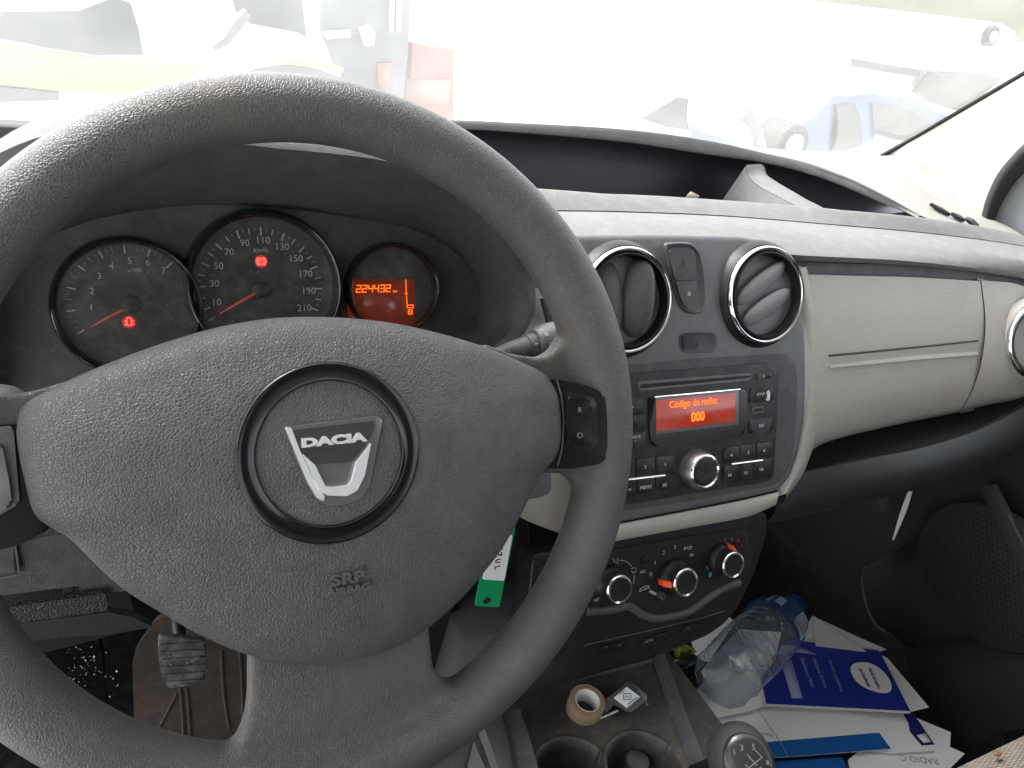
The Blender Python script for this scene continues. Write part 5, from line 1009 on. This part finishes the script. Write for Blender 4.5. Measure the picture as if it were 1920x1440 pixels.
# ---------------- outside ----------------
GZ = -1.25
def concrete():
    m = mat('concrete', (.55, .55, .52), .9, bump=[('noise', 3, .5)]); return m
gd = mesh('ground', [(-250, -250, GZ), (250, -250, GZ), (250, 250, GZ), (-250, 250, GZ)], [(0, 1, 2, 3)], concrete()); setp(gd, kind='structure')
car_w = mat('white_paint', (.72, .72, .72), .3, coat=.5); car_o = mat('orange_paint', (.50, .33, .16), .5); car_b = mat('blue_paint', (.035, .085, .24), .3, coat=.5)
gl_d = mat('car_glass', (.085, .095, .095), .15); gl_e = mat('far_glass_and_shade', (.05, .06, .055), .25); gr_d = mat('grey_metal', (.13, .145, .145), .5); red_p = mat('red_paint', (.34, .13, .11), .6); rub = mat('rubber', (.03, .03, .03), .8); grn = mat('hedge', (.10, .12, .06), .9, bump=[('noise', 2, 1.)])
def slab(name, pts, Y0, Y1, m, par, bevel=.0, drop=None):
    FY = Frame((0, Y0, 0), (1, 0, 0), (0, 0, 1)); return prism(name, FY, FY.abl(pts), Y0-Y1, 0, m, par, bevel, 3)
def low(u, v, Y0, z): # lateral x of a sight line at Y0, dropped to height z
    return atY(u, v, Y0)
def tograb(par, name, x0, x1, Y0, Y1, z0, z1, m, bv=.03): return box(name, (x0, Y0, z0), (x1, Y1, z1), m, par, bv)
def wheel(par, x, y, z, r, wd=.2):
    fr = Frame((x, y, z), (1, 0, 0), (0, 0, 1)); w_ = lathe('wheel', fr, (0, 0), [(0, .02), (r*.55, .03), (r*.6, .0), (r*.95, .02), (r, -.02), (r, -wd)], rub, par, 32, 40); lathe('rim', fr, (0, 0), [(0, .03), (r*.3, .035), (r*.55, .035), (r*.58, .01)], M['satin'], w_, 24)
# orange striped truck, left
Y0 = 3.6
tk = thing('work_truck', 'white pickup truck with an orange side stripe, beyond the windscreen at far left', 'truck', (-.6, Y0+.8, GZ))
slab('body', [(-900, -60), (100, -150), (250, 20), (262, 104), (300, 108), (420, 122), (640, 135), (640, 400), (-900, 400)], Y0, Y0+1.7, car_w, tk, .02)
slab('window', [(-300, 40), (20, 22), (150, 20), (215, -5), (245, 5), (262, 60), (268, 103), (180, 103), (90, 90), (0, 72), (-300, 30)], Y0-.02, Y0, gl_d, tk)
slab('stripe', [(-300, 60), (0, 84), (100, 98), (200, 112), (300, 116), (385, 124), (330, 165), (220, 178), (120, 172), (0, 158), (-300, 130)], Y0-.02, Y0, car_o, tk)
slab('sill', [(-300, 150), (0, 163), (110, 174), (110, 188), (0, 192), (-300, 190)], Y0-.03, Y0, gr_d, tk)
wheel(tk, *(atY(545, 185, Y0-.02)+A(0, 0, -.25)), .33)
slab('wheel_arch', [(450, 145), (480, 128), (520, 122), (560, 122), (600, 130), (645, 148), (640, 170), (450, 170)], Y0-.015, Y0, gr_d, tk)
slab('fender_stripe', [(460, 128), (500, 117), (560, 113), (620, 120), (645, 128), (642, 136), (600, 126), (520, 120)], Y0-.025, Y0, car_o, tk)
mr = slab('mirror', [(396, 88), (420, 72), (440, 40), (462, 20), (470, 30), (450, 60), (430, 84), (405, 96)], Y0-.3, Y0-.2, gr_d, tk)
slab('windscreen', [(425, -60), (440, 20), (470, 45), (560, 62), (575, 72), (560, -60)], Y0-.015, Y0, gl_d, tk)
Y1 = 5.2
fk = thing('forklift', 'grey machine with open cab standing behind the truck', 'machine', (.9, Y1+.5, GZ))
slab('cab_frame', [(600, -100), (775, -100), (770, 10), (765, 100), (755, 200), (740, 400), (640, 400), (640, 180), (630, 120), (600, 60)], Y1, Y1+1.2, gr_d, fk, .02)
slab('panel', [(605, 60), (658, 56), (658, 70), (612, 74)], Y1-.05, Y1, car_w, fk); slab('lamp', [(678, 55), (695, 48), (704, 60), (702, 85), (688, 88)], Y1-.1, Y1, car_w, fk, .01)
slab('mast', [(736, -80), (742, -80), (738, 60), (732, 60)], Y1-.06, Y1, car_w, fk); slab('mast', [(748, -80), (756, -80), (752, 60), (744, 60)], Y1-.06, Y1, car_w, fk)
slab('red_panel', [(708, 121), (736, 118), (736, 160), (712, 168)], Y1-.05, Y1, red_p, fk)
cr = thing('red_container', 'faded red skip beside the grey machine', 'skip', (1.6, Y1+1, GZ)); slab('skip_body', [(772, 80), (853, 92), (850, 400), (757, 400)], Y1+.4, Y1+1.8, red_p, cr, .02)
slab('skip_panel', [(764, 150), (846, 150), (840, 195), (760, 195)], Y1+.37, Y1+.4, mat('faded_tan', (.40, .24, .20), .6), cr)
# blue car right
Y2 = 3.3
bc = thing('blue_car', 'light blue hatchback seen above the right end of the dashboard', 'car', atY(1650, 230, Y2)*A(1, 1, 0)+A(0, 1, GZ))
slab('body', [(1440, 292), (1500, 246), (1540, 205), (1565, 180), (1640, 176), (1700, 184), (1745, 200), (1800, 230), (1900, 300), (1900, 800), (1440, 800)], Y2, Y2+.8, car_b, bc, .03)
slab('window', [(1569, 196), (1603, 194), (1612, 215), (1618, 276), (1560, 282), (1572, 250)], Y2-.02, Y2, gl_e, bc); slab('window', [(1636, 194), (1690, 200), (1735, 222), (1760, 250), (1740, 268), (1642, 278)], Y2-.02, Y2, gl_e, bc)
slab('door_mirror', [(1395, 200), (1412, 205), (1430, 240), (1440, 278), (1432, 278), (1418, 245), (1396, 225)], Y2-.12, Y2-.05, gr_d, bc, .01)
wheel(bc, *(atY(1483, 270, Y2-.02)), .12)
Y3 = 5.5
wc = thing('white_van', 'white van parked in front of the pale green hedge at the upper right', 'van', atY(1700, 100, Y3)*A(1, 1, 0)+A(0, 1, GZ))
slab('body', [(1592, 20), (1700, 26), (1712, 40), (1730, 28), (1880, 44), (1905, 60), (1893, 148), (1850, 140), (1735, 130), (1574, 112)], Y3, Y3+1.6, car_w, wc, .02)
slab('underbody', [(1580, 108), (1740, 128), (1895, 146), (1880, 215), (1590, 180)], Y3+.1, Y3+1.4, car_w, wc)
slab('window', [(1597, 110), (1730, 132), (1722, 145), (1640, 132), (1600, 125)], Y3-.02, Y3, gl_e, wc); slab('window', [(1742, 136), (1850, 140), (1880, 146), (1830, 190), (1790, 208), (1740, 190), (1712, 172)], Y3-.02, Y3, gl_e, wc)  # not glass: dark slabs paint the van's underside and the shade there
wheel(wc, *atY(1858, 68, Y3-.03), .1)
hd2 = thing('hedge', 'pale green hedge behind the white van', 'hedge', atY(1750, 0, 8)*A(1, 1, 0)+A(0, 0, GZ))
slab('hedge_mass', [(1500, -80), (1530, 8), (1552, 20), (1548, 60), (1552, 90), (1543, 118), (1556, 112), (1572, 30), (1610, 60), (2100, 90), (2100, -80)], 7.6, 8.6, grn, hd2, .05)
cw = thing('white_car', 'white car with a dark windscreen, left of the light blue hatchback', 'car', atY(1280, 230, 4.2)*A(1, 1, 0)+A(0, 1, GZ))
slab('body', [(1150, 240), (1215, 225), (1265, 180), (1330, 175), (1400, 190), (1440, 240), (1440, 700), (1150, 700)], 4.2, 5.6, car_w, cw, .03)
slab('window', [(1203, 222), (1240, 200), (1270, 182), (1292, 186), (1286, 212), (1292, 243), (1250, 238)], 4.18, 4.2, gl_e, cw)
# tidy helper properties
for o in S.objects:
    if '_l' in o: del o['_l']
